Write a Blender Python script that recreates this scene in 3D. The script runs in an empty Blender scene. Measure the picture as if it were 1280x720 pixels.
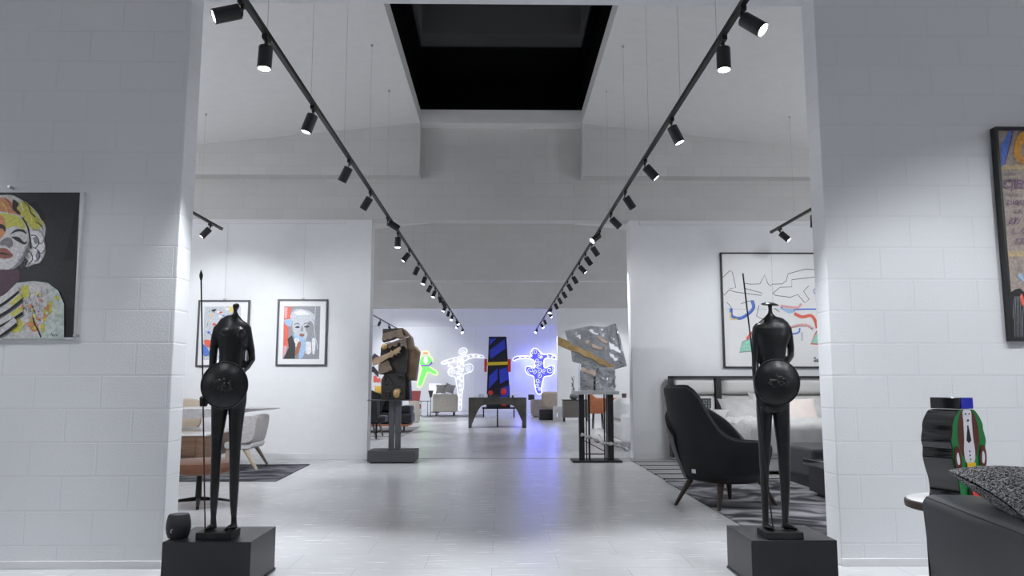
import bpy, bmesh, math, random
from mathutils import Vector, Matrix, Quaternion
from mathutils.geometry import tessellate_polygon
random.seed(7)
C = bpy.context.scene
COL = C.collection
PI = math.pi
# ------------------------------------------------------------------ camera
F = 975.0
HOR = 482.0
TILT = math.atan((HOR - 360) / F)
YAW = math.atan((640 - 626) / F)
CAM = Vector((0, 0, 1.07))
cd = bpy.data.cameras.new('camera')
cd.sensor_width = 36.0
cd.lens = F / 1280 * 36.0
cd.clip_start = 0.05
cam = bpy.data.objects.new('camera', cd)
COL.objects.link(cam)
cam.location = CAM
cam.rotation_euler = (PI / 2 + TILT, 0, -YAW)
C.camera = cam
RM = cam.rotation_euler.to_matrix()


def ray(px, py):
    return RM @ Vector(((px - 640) / F, (360 - py) / F, -1.0))


def P(px, py, Y):
    d = ray(px, py)
    return CAM + d * (Y / d.y)


def G(px, py, z=0.0):
    d = ray(px, py)
    return CAM + d * ((z - CAM.z) / d.z)


# ------------------------------------------------------------------ render look
vs = C.view_settings
vs.view_transform = 'Standard'
vs.look = 'None'
vs.gamma = 1
vs.use_curve_mapping = False
vs.exposure = 0.5
C.cycles.use_denoising = True
C.cycles.max_bounces = 10
C.cycles.diffuse_bounces = 7
C.cycles.sample_clamp_indirect = 6.0
w = bpy.data.worlds.new('night')
C.world = w
w.use_nodes = True
w.node_tree.nodes['Background'].inputs[0].default_value = (.001, .0012, .002, 1)

# ------------------------------------------------------------------ materials
MATS = {}


def mat(name, col, rough=.5, metal=0.0, bump=0.0, bscale=200.0, var=0.0, vscale=8.0, spec=.5, emit=None, estr=0, coat=0.0, stretch=(1, 1, 1), distort=0.0, bdist=.004):
    if name in MATS:
        return MATS[name]
    m = bpy.data.materials.new(name)
    m.use_nodes = True
    nt = m.node_tree
    b = nt.nodes['Principled BSDF']
    b.inputs['Base Color'].default_value = (*col, 1)
    b.inputs['Roughness'].default_value = rough
    b.inputs['Metallic'].default_value = metal
    b.inputs['Specular IOR Level'].default_value = spec
    b.inputs['Coat Weight'].default_value = coat
    tc = nt.nodes.new('ShaderNodeTexCoord')
    mp = nt.nodes.new('ShaderNodeMapping')
    mp.inputs['Scale'].default_value = stretch
    nt.links.new(tc.outputs['Object'], mp.inputs['Vector'])
    if emit:
        b.inputs['Emission Color'].default_value = (*emit, 1)
        b.inputs['Emission Strength'].default_value = estr
    n = nt.nodes.new('ShaderNodeTexNoise')
    n.inputs['Scale'].default_value = vscale
    n.inputs['Detail'].default_value = 5
    n.inputs['Distortion'].default_value = distort
    nt.links.new(mp.outputs[0], n.inputs['Vector'])
    v = max(var, .008)
    r = nt.nodes.new('ShaderNodeValToRGB')
    r.color_ramp.elements[0].position = .3
    r.color_ramp.elements[1].position = .7
    r.color_ramp.elements[0].color = (*[max(0, c * (1 - v)) for c in col], 1)
    r.color_ramp.elements[1].color = (*[min(1, c * (1 + v)) for c in col], 1)
    nt.links.new(n.outputs['Fac'], r.inputs[0])
    nt.links.new(r.outputs[0], b.inputs['Base Color'])
    if bump:
        n2 = nt.nodes.new('ShaderNodeTexNoise')
        n2.inputs['Scale'].default_value = bscale
        n2.inputs['Detail'].default_value = 4
        nt.links.new(mp.outputs[0], n2.inputs['Vector'])
        bp = nt.nodes.new('ShaderNodeBump')
        bp.inputs['Strength'].default_value = bump
        bp.inputs['Distance'].default_value = bdist
        nt.links.new(n2.outputs['Fac'], bp.inputs['Height'])
        nt.links.new(bp.outputs[0], b.inputs['Normal'])
    MATS[name] = m
    return m


def brick_mat(name, col, bw, bh, mortar, offx, offz, bstr, rough=.55, fine=.35, plane='xz', mcol=None, dist=.006, spec=.35, streak=False, fscale=90, var=(.975, 1.02)):
    m = bpy.data.materials.new(name)
    m.use_nodes = True
    nt = m.node_tree
    L = nt.links.new
    b = nt.nodes['Principled BSDF']
    b.inputs['Roughness'].default_value = rough
    b.inputs['Specular IOR Level'].default_value = spec
    tc = nt.nodes.new('ShaderNodeTexCoord')
    sp = nt.nodes.new('ShaderNodeSeparateXYZ')
    cb = nt.nodes.new('ShaderNodeCombineXYZ')
    L(tc.outputs['Object'], sp.inputs[0])
    ax = nt.nodes.new('ShaderNodeMath'); ax.operation = 'ADD'; ax.inputs[1].default_value = offx
    az = nt.nodes.new('ShaderNodeMath'); az.operation = 'ADD'; az.inputs[1].default_value = offz
    L(sp.outputs[0], ax.inputs[0])
    L(sp.outputs[2 if plane == 'xz' else 1], az.inputs[0])
    L(ax.outputs[0], cb.inputs[0])
    L(az.outputs[0], cb.inputs[1])
    br = nt.nodes.new('ShaderNodeTexBrick')
    br.inputs['Scale'].default_value = 1
    br.inputs['Brick Width'].default_value = bw
    br.inputs['Row Height'].default_value = bh
    br.inputs['Mortar Size'].default_value = mortar
    br.inputs['Mortar Smooth'].default_value = .35
    br.inputs['Bias'].default_value = 0
    br.offset = .5
    L(cb.outputs[0], br.inputs['Vector'])
    c2 = mcol or [c * .93 for c in col]
    br.inputs['Color1'].default_value = (*[c * var[0] for c in col], 1)
    br.inputs['Color2'].default_value = (*[min(1, c * var[1]) for c in col], 1)
    br.inputs['Mortar'].default_value = (*c2, 1)
    n = nt.nodes.new('ShaderNodeTexNoise')
    n.inputs['Scale'].default_value = fscale
    n.inputs['Detail'].default_value = 5
    L(tc.outputs['Object'], n.inputs['Vector'])
    # patchy strength so that some joints are filled with paint
    n2 = nt.nodes.new('ShaderNodeTexNoise')
    n2.inputs['Scale'].default_value = 2.2
    L(tc.outputs['Object'], n2.inputs['Vector'])
    mr = nt.nodes.new('ShaderNodeMapRange')
    mr.inputs[1].default_value = .35; mr.inputs[2].default_value = .65
    mr.inputs[3].default_value = .25; mr.inputs[4].default_value = 1.0
    L(n2.outputs['Fac'], mr.inputs[0])
    mu = nt.nodes.new('ShaderNodeMath'); mu.operation = 'MULTIPLY'
    L(br.outputs['Fac'], mu.inputs[0]); L(mr.outputs[0], mu.inputs[1])
    inv = nt.nodes.new('ShaderNodeMath'); inv.operation = 'MULTIPLY'; inv.inputs[1].default_value = -1
    L(mu.outputs[0], inv.inputs[0])
    m2 = nt.nodes.new('ShaderNodeMath'); m2.operation = 'MULTIPLY_ADD'; m2.inputs[1].default_value = fine
    L(n.outputs['Fac'], m2.inputs[0]); L(inv.outputs[0], m2.inputs[2])
    bp = nt.nodes.new('ShaderNodeBump')
    bp.inputs['Strength'].default_value = bstr
    bp.inputs['Distance'].default_value = dist
    L(m2.outputs[0], bp.inputs['Height'])
    L(bp.outputs[0], b.inputs['Normal'])
    if streak:
        mp = nt.nodes.new('ShaderNodeMapping')
        mp.inputs['Scale'].default_value = (1.2, 14, 1)
        L(tc.outputs['Object'], mp.inputs['Vector'])
        n3 = nt.nodes.new('ShaderNodeTexNoise')
        n3.inputs['Scale'].default_value = 3.0
        n3.inputs['Detail'].default_value = 6
        L(mp.outputs[0], n3.inputs['Vector'])
        r3 = nt.nodes.new('ShaderNodeMapRange')
        r3.inputs[1].default_value = .3; r3.inputs[2].default_value = .7
        r3.inputs[3].default_value = .965; r3.inputs[4].default_value = 1.025
        L(n3.outputs['Fac'], r3.inputs[0])
        mx = nt.nodes.new('ShaderNodeMix'); mx.data_type = 'RGBA'; mx.blend_type = 'MULTIPLY'
        mx.inputs[0].default_value = 1
        L(br.outputs['Color'], mx.inputs[6]); L(r3.outputs[0], mx.inputs[7])
        L(mx.outputs[2], b.inputs['Base Color'])
        r4 = nt.nodes.new('ShaderNodeMapRange')
        r4.inputs[3].default_value = rough - .025; r4.inputs[4].default_value = rough + .035
        L(n3.outputs['Fac'], r4.inputs[0]); L(r4.outputs[0], b.inputs['Roughness'])
    else:
        L(br.outputs['Color'], b.inputs['Base Color'])
    MATS[name] = m
    return m


WALLC = (.80, .81, .83)
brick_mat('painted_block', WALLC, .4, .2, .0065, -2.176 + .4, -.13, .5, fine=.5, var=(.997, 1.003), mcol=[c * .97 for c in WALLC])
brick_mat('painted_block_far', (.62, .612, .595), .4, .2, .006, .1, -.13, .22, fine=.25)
brick_mat('floor_tile', (.68, .685, .70), .8, .4, .002, .05, .02, .025, rough=.26, fine=.1, plane='xy', mcol=(.42, .42, .43), dist=.0015, spec=.55, streak=True)
mat('plaster', (.82, .825, .84), .6, bump=.12, bscale=60, var=.015, spec=.3)
mat('ceiling_paint', (.78, .775, .765), .7, bump=.1, bscale=30, var=.02, spec=.2)
mat('white_trim', (.78, .78, .79), .5)
mat('grey_strip', (.14, .14, .15), .4)
mat('black_metal', (.012, .012, .013), .45, spec=.4)
mat('black_satin', (.018, .019, .021), .42, bump=.04, bscale=300, spec=.45)
mat('void_black', (.002, .002, .002), .9, spec=.05)
mat('pedestal_black', (.022, .023, .026), .38, spec=.5, var=.05)
mat('bronze_dark', (.016, .0165, .018), .31, metal=.25, bump=.25, bscale=55, var=.3, vscale=25, spec=.6)
mat('bronze_relief', (.03, .03, .03), .42, metal=.3, bump=.9, bscale=70, var=.3, spec=.5)
mat('plinth_stone', (.02, .021, .022), .5, bump=.5, bscale=140, spec=.4)
mat('spear_wood', (.045, .018, .018), .4)
mat('spear_black', (.01, .01, .011), .4)
mat('lens', (1, 1, 1), .3, emit=(.95, .97, 1), estr=14)
mat('leather_black', (.013, .014, .017), .36, bump=.15, bscale=350, var=.12, spec=.5)
mat('fabric_black', (.016, .017, .019), .62, bump=.2, bscale=600, var=.1, spec=.3)
mat('leather_grey', (.045, .048, .055), .42, bump=.16, bscale=380, var=.08, spec=.45)
mat('leather_brown', (.24, .10, .055), .42, bump=.2, bscale=200, var=.2, spec=.45)
mat('leather_orange', (.42, .14, .055), .45, bump=.1, bscale=200, var=.12)
mat('walnut', (.24, .135, .082), .45, var=.28, vscale=6, stretch=(1, 1, 14), bump=.08, bscale=40)
mat('walnut_dark', (.045, .026, .02), .4, var=.3, vscale=10, stretch=(8, 8, 1))
mat('oak_pale', (.56, .48, .36), .5, var=.12, vscale=9, stretch=(6, 6, 1))
mat('marble', (.62, .60, .62), .25, var=.14, vscale=5, distort=2.0)
mat('marble_white', (.85, .84, .84), .22, var=.05, vscale=6, distort=2)
mat('woven_beige', (.54, .51, .51), .85, bump=.8, bscale=90, var=.15, vscale=40)
mat('cream_fabric', (.58, .54, .47), .9, bump=.3, bscale=400, var=.08)
mat('beige_fabric', (.50, .42, .33), .85, bump=.3, bscale=300, var=.08)
mat('offwhite_leather', (.60, .59, .575), .5, bump=.08, bscale=300, var=.03)
mat('bed_linen', (.47, .465, .455), .75, bump=.35, bscale=18, var=.08, vscale=6)
mat('pillow_grey', (.38, .375, .37), .7, bump=.6, bscale=14, var=.12, vscale=8)
mat('pillow_blush', (.56, .49, .46), .8, bump=.2, bscale=60, var=.04)
mat('white_fabric', (.72, .72, .73), .85, bump=.3, bscale=200, var=.05)
mat('red_fabric', (.42, .10, .10), .8, bump=.2, bscale=200, var=.1)
mat('yellow_fabric', (.7, .42, .08), .8)
mat('frame_black', (.014, .014, .015), .45)
mat('frame_grey', (.06, .062, .07), .45)
mat('paper_white', (.84, .84, .85), .6)
mat('canvas_white', (.80, .80, .80), .6, var=.02, vscale=3)
mat('acrylic', (.8, .8, .82), .15)
mat('speaker_cloth', (.03, .032, .036), .8, bump=.5, bscale=900)
mat('bronze_brown', (.24, .18, .135), .5, metal=.35, bump=.4, bscale=30, var=.3, vscale=9)
mat('bronze_tan', (.46, .33, .22), .5, metal=.35, bump=.4, bscale=30, var=.25, vscale=9)
mat('bronze_rust', (.17, .11, .065), .55, metal=.35, bump=.4, bscale=25, var=.45, vscale=7)
mat('iron_dark', (.035, .033, .032), .5, metal=.3, bump=.5, bscale=30, var=.35, vscale=9)
mat('gold_patina', (.62, .42, .20), .4, metal=.7, bump=.4, bscale=30, var=.3)
mat('silver', (.54, .55, .57), .27, metal=.9, bump=.6, bscale=4.5, bdist=.05, var=.14, vscale=5, distort=1.5)
mat('silver_dark', (.48, .49, .51), .36, metal=.85, bump=.9, bscale=14, bdist=.02, var=.3, vscale=9)
mat('copper_pale', (.72, .56, .46), .4, metal=.5, bump=.3, bscale=20, var=.2)
mat('brass_flat', (.52, .36, .16), .45, metal=.5, bump=.3, bscale=20, var=.3, vscale=7)
mat('slab_grey', (.42, .42, .43), .5, metal=.3, var=.12)
mat('base_grey', (.062, .064, .072), .6, bump=.2, bscale=200)
mat('post_grey', (.10, .105, .115), .5, metal=.3)
mat('dark_steel', (.10, .095, .085), .38, metal=.6, var=.35, vscale=4, bump=.1, bscale=30)
mat('neon_white', (1, 1, 1), .4, emit=(.93, .95, 1), estr=.85)
mat('neon_blue', (.1, .1, 1), .4, emit=(.05, .06, .9), estr=.55)  # emission imitating blue light on the wall behind the dancer
mat('neon_green', (.2, 1, .2), .4, emit=(.2, .8, .14), estr=.32)
mat('neon_purple', (.3, .05, .6), .4, emit=(.22, .02, .5), estr=.4)
mat('neon_yellow', (1, 1, .4), .4, emit=(1, .95, .45), estr=.6)
mat('neon_orange', (1, .3, .1), .4, emit=(1, .25, .06), estr=.45)
mat('gloss_black', (.008, .008, .009), .07, spec=.6, coat=.5)
for nm, c in dict(p_green=(.012, .19, .045), p_blue=(.008, .018, .42), p_brown=(.10, .024, .015), p_white=(.72, .70, .76), p_black=(.008, .008, .009),
                  p_yellow=(.80, .50, .02), p_red=(.75, .04, .025)).items():
    mat(nm, c, .12, coat=.4)
for nm, c in dict(a_char=(.030, .031, .037), a_char2=(.018, .018, .022), a_skin=(.60, .59, .60), a_shade=(.20, .18, .20), a_hair=(.62, .60, .58), a_yel=(.58, .55, .10), a_org=(.62, .27, .12),
                  a_lip=(.30, .10, .08), a_blk=(.015, .015, .017), a_plum=(.10, .055, .08), a_mint=(.55, .62, .58), a_red=(.75, .12, .07), a_pink=(.75, .38, .38), a_blue=(.09, .19, .62),
                  a_sky=(.36, .52, .74), a_green=(.32, .66, .52), a_grey=(.27, .28, .31), a_light=(.56, .58, .63), a_wht=(.8, .8, .82), a_brn=(.36, .12, .06), a_tan=(.38, .31, .27),
                  a_tan2=(.50, .38, .22), a_violet=(.16, .05, .19), a_mag=(.62, .03, .42), a_orn=(.80, .36, .05), a_ylw=(.80, .62, .20), a_ochre=(.55, .42, .1)).items():
    mat(nm, c, .5, var=.22, vscale=55)
mat('blue_paint', (.035, .06, .62), .35)
mat('black_paint', (.012, .013, .03), .35)
mat('red_paint', (.75, .04, .03), .35)
mat('yellow_paint', (.85, .62, .03), .35)
mat('plant_dark', (.05, .05, .045), .8)
mat('celadon', (.20, .25, .23), .35)
mat('rib_wood', (.16, .145, .13), .5, var=.25, stretch=(30, 1, 1), vscale=4)
mat('glass_item', (.55, .66, .72), .12, spec=.6)
mat('lamp_white', (.9, .9, .9), .6, emit=(1, .98, .95), estr=.35)
mat('steel', (.6, .6, .62), .25, metal=1)
mat('wire', (.45, .45, .46), .5)
M = MATS


def rug_mat(name, c0, c1, c2, scale, stretch, dist):
    m = bpy.data.materials.new(name)
    m.use_nodes = True
    nt = m.node_tree
    L = nt.links.new
    b = nt.nodes['Principled BSDF']
    b.inputs['Roughness'].default_value = .95
    b.inputs['Specular IOR Level'].default_value = .1
    tc = nt.nodes.new('ShaderNodeTexCoord')
    mp = nt.nodes.new('ShaderNodeMapping')
    mp.inputs['Scale'].default_value = stretch
    mp.inputs['Rotation'].default_value = (0, 0, .5)
    L(tc.outputs['Object'], mp.inputs[0])
    n = nt.nodes.new('ShaderNodeTexNoise')
    n.inputs['Scale'].default_value = scale
    n.inputs['Detail'].default_value = 2.5
    n.inputs['Distortion'].default_value = dist
    L(mp.outputs[0], n.inputs['Vector'])
    r = nt.nodes.new('ShaderNodeValToRGB')
    e = r.color_ramp.elements
    e[0].position = .40; e[0].color = (*c0, 1)
    e[1].position = .60; e[1].color = (*c2, 1)
    k = e.new(.48); k.color = (*c1, 1)
    L(n.outputs['Fac'], r.inputs[0])
    L(r.outputs[0], b.inputs['Base Color'])
    n2 = nt.nodes.new('ShaderNodeTexNoise')
    n2.inputs['Scale'].default_value = 260
    L(tc.outputs['Object'], n2.inputs['Vector'])
    bp = nt.nodes.new('ShaderNodeBump')
    bp.inputs['Strength'].default_value = .5
    bp.inputs['Distance'].default_value = .004
    L(n2.outputs['Fac'], bp.inputs['Height'])
    L(bp.outputs[0], b.inputs['Normal'])
    MATS[name] = m
    return m


rug_mat('rug_dark', (.05, .05, .058), (.14, .138, .15), (.44, .435, .46), 1.15, (1, 1.2, 1), 2.0)
rug_mat('rug_left', (.045, .046, .055), (.10, .10, .115), (.20, .20, .225), 1.6, (1, 2.5, 1), 1.6)
rug_mat('rug_far', (.22, .21, .22), (.34, .33, .34), (.42, .41, .42), 3, (1, 1, 1), 1)


def stripe_rug():
    m = bpy.data.materials.new('rug_stripe')
    m.use_nodes = True
    nt = m.node_tree
    L = nt.links.new
    b = nt.nodes['Principled BSDF']
    b.inputs['Roughness'].default_value = .95
    b.inputs['Specular IOR Level'].default_value = .1
    tc = nt.nodes.new('ShaderNodeTexCoord')
    wv = nt.nodes.new('ShaderNodeTexWave')
    wv.wave_type = 'BANDS'; wv.bands_direction = 'Y'
    wv.inputs['Scale'].default_value = .62
    wv.inputs['Distortion'].default_value = .25
    wv.inputs['Detail'].default_value = 3
    wv.inputs['Detail Scale'].default_value = 3
    L(tc.outputs['Object'], wv.inputs['Vector'])
    r = nt.nodes.new('ShaderNodeValToRGB')
    e = r.color_ramp.elements
    e[0].position = .10; e[0].color = (.05, .05, .06, 1)
    e[1].position = .20; e[1].color = (.60, .59, .60, 1)
    k = e.new(.8); k.color = (.46, .455, .47, 1)
    L(wv.outputs['Fac'], r.inputs[0])
    n = nt.nodes.new('ShaderNodeTexNoise'); n.inputs['Scale'].default_value = 22
    L(tc.outputs['Object'], n.inputs['Vector'])
    mx = nt.nodes.new('ShaderNodeMix'); mx.data_type = 'RGBA'; mx.blend_type = 'MULTIPLY'; mx.inputs[0].default_value = .3
    L(r.outputs[0], mx.inputs[6]); L(n.outputs['Fac'], mx.inputs[7])
    L(mx.outputs[2], b.inputs['Base Color'])
    MATS['rug_stripe'] = m


stripe_rug()


def weave_mat():
    m = bpy.data.materials.new('pillow_weave')
    m.use_nodes = True
    nt = m.node_tree
    L = nt.links.new
    b = nt.nodes['Principled BSDF']
    b.inputs['Roughness'].default_value = .9
    tc = nt.nodes.new('ShaderNodeTexCoord')
    mp = nt.nodes.new('ShaderNodeMapping')
    mp.inputs['Scale'].default_value = (1, 1, 2.4)
    mp.inputs['Rotation'].default_value = (.5, .6, .3)
    L(tc.outputs['Object'], mp.inputs[0])
    n = nt.nodes.new('ShaderNodeTexNoise'); n.inputs['Scale'].default_value = 105; n.inputs['Detail'].default_value = 3
    n.inputs['Distortion'].default_value = 1.2
    L(mp.outputs[0], n.inputs['Vector'])
    r = nt.nodes.new('ShaderNodeValToRGB')
    r.color_ramp.elements[0].position = .46; r.color_ramp.elements[0].color = (.02, .02, .022, 1)
    r.color_ramp.elements[1].position = .58; r.color_ramp.elements[1].color = (.62, .62, .63, 1)
    L(n.outputs['Fac'], r.inputs[0]); L(r.outputs[0], b.inputs['Base Color'])
    bp = nt.nodes.new('ShaderNodeBump'); bp.inputs['Strength'].default_value = .6; bp.inputs['Distance'].default_value = .005
    L(n.outputs['Fac'], bp.inputs['Height']); L(bp.outputs[0], b.inputs['Normal'])
    MATS['pillow_weave'] = m


weave_mat()


# ------------------------------------------------------------------ mesh builder
def catmull(pts, closed=True, n=6):
    pts = [Vector(p) for p in pts]
    N = len(pts)
    out = []
    rng = N if closed else N - 1
    for i in range(rng):
        if closed:
            a, b, c, d = pts[(i - 1) % N], pts[i], pts[(i + 1) % N], pts[(i + 2) % N]
        else:
            a, b, c, d = pts[max(i - 1, 0)], pts[i], pts[i + 1], pts[min(i + 2, N - 1)]
        for k in range(n):
            t = k / n
            out.append(.5 * ((2 * b) + (c - a) * t + (2 * a - 5 * b + 4 * c - d) * t * t + (-a + 3 * b - 3 * c + d) * t ** 3))
    if not closed:
        out.append(pts[-1])
    return out


class MB:
    def __init__(s):
        s.v = []; s.f = []; s.m = []

    def add(s, vs, fs, mi=0):
        o = len(s.v)
        s.v += [Vector(x) for x in vs]
        for f in fs:
            s.f.append([i + o for i in f]); s.m.append(mi)
        return s

    def bx(s, x0, y0, z0, x1, y1, z1, mi=0):
        v = [(x0, y0, z0), (x1, y0, z0), (x1, y1, z0), (x0, y1, z0), (x0, y0, z1), (x1, y0, z1), (x1, y1, z1), (x0, y1, z1)]
        return s.add(v, [(0, 3, 2, 1), (4, 5, 6, 7), (0, 1, 5, 4), (1, 2, 6, 5), (2, 3, 7, 6), (3, 0, 4, 7)], mi)

    def hexa(s, v, mi=0):
        return s.add(v, [(0, 3, 2, 1), (4, 5, 6, 7), (0, 1, 5, 4), (1, 2, 6, 5), (2, 3, 7, 6), (3, 0, 4, 7)], mi)

    def rings(s, rings, caps=True, mi=0, closed=False):
        o = len(s.v)
        n = len(rings[0])
        for r in rings:
            s.v += [Vector(p) for p in r]
        R = len(rings)
        for i in range(R if closed else R - 1):
            for k in range(n):
                a = o + i * n + k; b = o + i * n + (k + 1) % n
                j = (i + 1) % R
                c = o + j * n + (k + 1) % n; d = o + j * n + k
                s.f.append([a, b, c, d]); s.m.append(mi)
        if caps and not closed:
            s.f.append([o + k for k in range(n)][::-1]); s.m.append(mi)
            s.f.append([o + (R - 1) * n + k for k in range(n)]); s.m.append(mi)
        return s

    def tube(s, pts, r, n=10, mi=0, caps=True, side=None, closed=False):
        """r: scalar or list of scalars / (a, b) pairs; a along `side` hint."""
        pts = [Vector(p) for p in pts]
        N = len(pts)
        rr = r if isinstance(r, (list,)) else [r] * N
        rings = []
        hint = Vector(side) if side else None
        prev = None
        for i, p in enumerate(pts):
            if closed:
                t = pts[(i + 1) % N] - pts[i - 1]
            else:
                t = (pts[min(i + 1, N - 1)] - pts[max(i - 1, 0)])
            t = t.normalized() if t.length > 1e-9 else Vector((0, 0, 1))
            if hint is not None:
                u = hint - t * hint.dot(t)
                if u.length < 1e-4:
                    u = t.orthogonal()
            elif prev is None:
                u = t.orthogonal()
            else:
                u = prev - t * prev.dot(t)
                if u.length < 1e-5:
                    u = t.orthogonal()
            u.normalize(); prev = u
            v = t.cross(u)
            a, b = rr[i] if isinstance(rr[i], tuple) else (rr[i], rr[i])
            rings.append([p + u * (a * math.cos(2 * PI * k / n)) + v * (b * math.sin(2 * PI * k / n)) for k in range(n)])
        return s.rings(rings, caps, mi, closed)

    def cyl(s, p0, p1, r0, r1=None, n=20, mi=0):
        return s.tube([p0, p1], [r0, r0 if r1 is None else r1], n, mi)

    def lathe(s, prof, c=(0, 0, 0), n=28, mi=0, mtx=None):
        c = Vector(c)
        rings = []
        for r, z in prof:
            ring = [Vector((r * math.cos(2 * PI * k / n), r * math.sin(2 * PI * k / n), z)) for k in range(n)]
            if mtx:
                ring = [mtx @ p for p in ring]
            rings.append([p + c for p in ring])
        return s.rings(rings, True, mi)

    def ell(s, c, r, n=16, m=10, mi=0, mtx=None):
        c = Vector(c)
        rings = []
        for i in range(m + 1):
            th = -PI / 2 + PI * i / m
            q = max(math.cos(th), .02)
            ring = [Vector((r[0] * q * math.cos(2 * PI * k / n), r[1] * q * math.sin(2 * PI * k / n), r[2] * math.sin(th))) for k in range(n)]
            if mtx:
                ring = [mtx @ p for p in ring]
            rings.append([p + c for p in ring])
        return s.rings(rings, True, mi)

    def prism(s, poly, ext, mi=0, holes=()):
        """poly: list of 3D points (planar outline), ext: extrusion vector."""
        ext = Vector(ext)
        loops = [[Vector(p) for p in poly]] + [[Vector(p) for p in h] for h in holes]
        flat = [p for l in loops for p in l]
        n = len(flat)
        o = len(s.v)
        s.v += flat + [p + ext for p in flat]
        if holes:
            for t in tessellate_polygon(loops):
                s.f.append([o + i for i in t]); s.m.append(mi)
                s.f.append([o + n + i for i in reversed(t)]); s.m.append(mi)
        else:
            s.f.append([o + i for i in range(n)][::-1]); s.m.append(mi)
            s.f.append([o + n + i for i in range(n)]); s.m.append(mi)
        b = 0
        for l in loops:
            k = len(l)
            for i in range(k):
                j = (i + 1) % k
                s.f.append([o + b + i, o + b + j, o + n + b + j, o + n + b + i]); s.m.append(mi)
            b += k
        return s

    def grid(s, fn, nu, nv, mi=0, closeu=False):
        o = len(s.v)
        for i in range(nu + (0 if closeu else 1)):
            for j in range(nv + 1):
                s.v.append(Vector(fn(i / nu, j / nv)))
        R = nu if closeu else nu + 1
        for i in range(nu):
            for j in range(nv):
                a = o + i * (nv + 1) + j; b = o + ((i + 1) % R) * (nv + 1) + j
                s.f.append([a, b, b + 1, a + 1]); s.m.append(mi)
        return s

    def cushion(s, c, size, mtx=None, p=.5, n=14, mi=0, pinch=.12):
        """pillow shape lying in local XY, thickness in Z"""
        c = Vector(c)
        sx, sy, sz = size

        def top(sign):
            def fn(u, v):
                x = 2 * u - 1; y = 2 * v - 1
                h = ((1 - abs(x) ** 2.6) * (1 - abs(y) ** 2.6))
                h = max(h, 0) ** p
                kx = 1 - pinch * (1 - y * y) * abs(x) ** 3
                ky = 1 - pinch * (1 - x * x) * abs(y) ** 3
                q = Vector((x * kx * sx / 2, y * ky * sy / 2, sign * (h * sz / 2 + .003)))
                if mtx:
                    q = mtx @ q
                return q + c
            return fn
        s.grid(top(1), n, n, mi)
        s.grid(top(-1), n, n, mi)
        return s

    def build(s, name, mats, parent=None, world=True, bevel=0, sub=0, smooth=True, angle=40, solid=0, remesh=0, smoothit=0, weld=False, recalc=True):
        me = bpy.data.meshes.new(name)
        vs = s.v
        if parent is not None and world:
            inv = wm(parent).inverted()
            vs = [inv @ p for p in vs]
        me.from_pydata([tuple(p) for p in vs], [], s.f)
        mats = mats if isinstance(mats, (list, tuple)) else [mats]
        for m in mats:
            me.materials.append(M[m] if isinstance(m, str) else m)
        for p, mi in zip(me.polygons, s.m):
            p.material_index = mi
        bm = bmesh.new()
        bm.from_mesh(me)
        if weld:
            bmesh.ops.remove_doubles(bm, verts=bm.verts, dist=.0045)
        if recalc:
            bmesh.ops.recalc_face_normals(bm, faces=bm.faces)
        bm.to_mesh(me)
        bm.free()
        if smooth:
            me.polygons.foreach_set('use_smooth', [True] * len(me.polygons))
            me.set_sharp_from_angle(angle=math.radians(angle))
        me.update()
        o = bpy.data.objects.new(name, me)
        COL.objects.link(o)
        if parent is not None:
            o.parent = parent
        if solid:
            md = o.modifiers.new('solid', 'SOLIDIFY'); md.thickness = solid; md.offset = 0
        if remesh:
            md = o.modifiers.new('remesh', 'REMESH'); md.mode = 'VOXEL'; md.voxel_size = remesh; md.use_smooth_shade = True
        if smoothit:
            md = o.modifiers.new('smooth', 'SMOOTH'); md.iterations = smoothit; md.factor = .5
        if bevel:
            md = o.modifiers.new('bevel', 'BEVEL'); md.width = bevel; md.segments = 3; md.limit_method = 'ANGLE'; md.angle_limit = math.radians(40)
            md.harden_normals = False
        if sub:
            md = o.modifiers.new('sub', 'SUBSURF'); md.levels = sub; md.render_levels = sub
        return o


def wm(o):
    m = o.matrix_basis.copy()
    while o.parent is not None:
        o = o.parent
        m = o.matrix_basis @ m
    return m


def tag(o, label, cat, group=None, kind=None):
    if label: o['label'] = label
    if cat: o['category'] = cat
    if group: o['group'] = group
    if kind: o['kind'] = kind
    return o


def thing(name, label, cat, loc=(0, 0, 0), rz=0, group=None):
    o = bpy.data.objects.new(name, None)
    o.empty_display_size = .1
    COL.objects.link(o)
    o.location = loc
    o.rotation_euler = (0, 0, rz)
    return tag(o, label, cat, group)


def struct(name, mb, m, **k):
    o = mb.build(name, m, None, **k)
    o['kind'] = 'structure'
    return o


def dup(root, loc=None, rz=None, label=None, group=None):
    def cp(o, par):
        c = o.copy(); COL.objects.link(c); c.parent = par
        for ch in list(o.children):
            cp(ch, c)
        return c
    r = cp(root, None)
    if loc is not None: r.location = loc
    if rz is not None: r.rotation_euler = (0, 0, rz)
    if label: r['label'] = label
    if group: r['group'] = group
    return r


ORD = 'first second third fourth fifth sixth seventh eighth ninth tenth eleventh twelfth thirteenth fourteenth fifteenth sixteenth seventeenth eighteenth nineteenth twentieth twenty-first twenty-second'.split()

# ------------------------------------------------------------------ room shell
HW = 7.6            # half width of the hall
Y1, Y1b = 4.80, 5.00
Y2, Y2b = 11.62, 11.90
Y3, Y3b = 18.5, 18.8
Y4, Y4b = 25.2, 25.5
YB = 33.0
ZL = 3.565          # underside of the cross beams
ZL1 = 3.63
YF = -3.0
XL, XR = -2.0, 2.04
SL = .107


def zc(x):
    return 5.0 - SL * max(0, abs(x) - 1.22)


struct('floor', MB().bx(-HW, YF, -.1, HW, YB + .2, 0), 'floor_tile', smooth=False)
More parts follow.
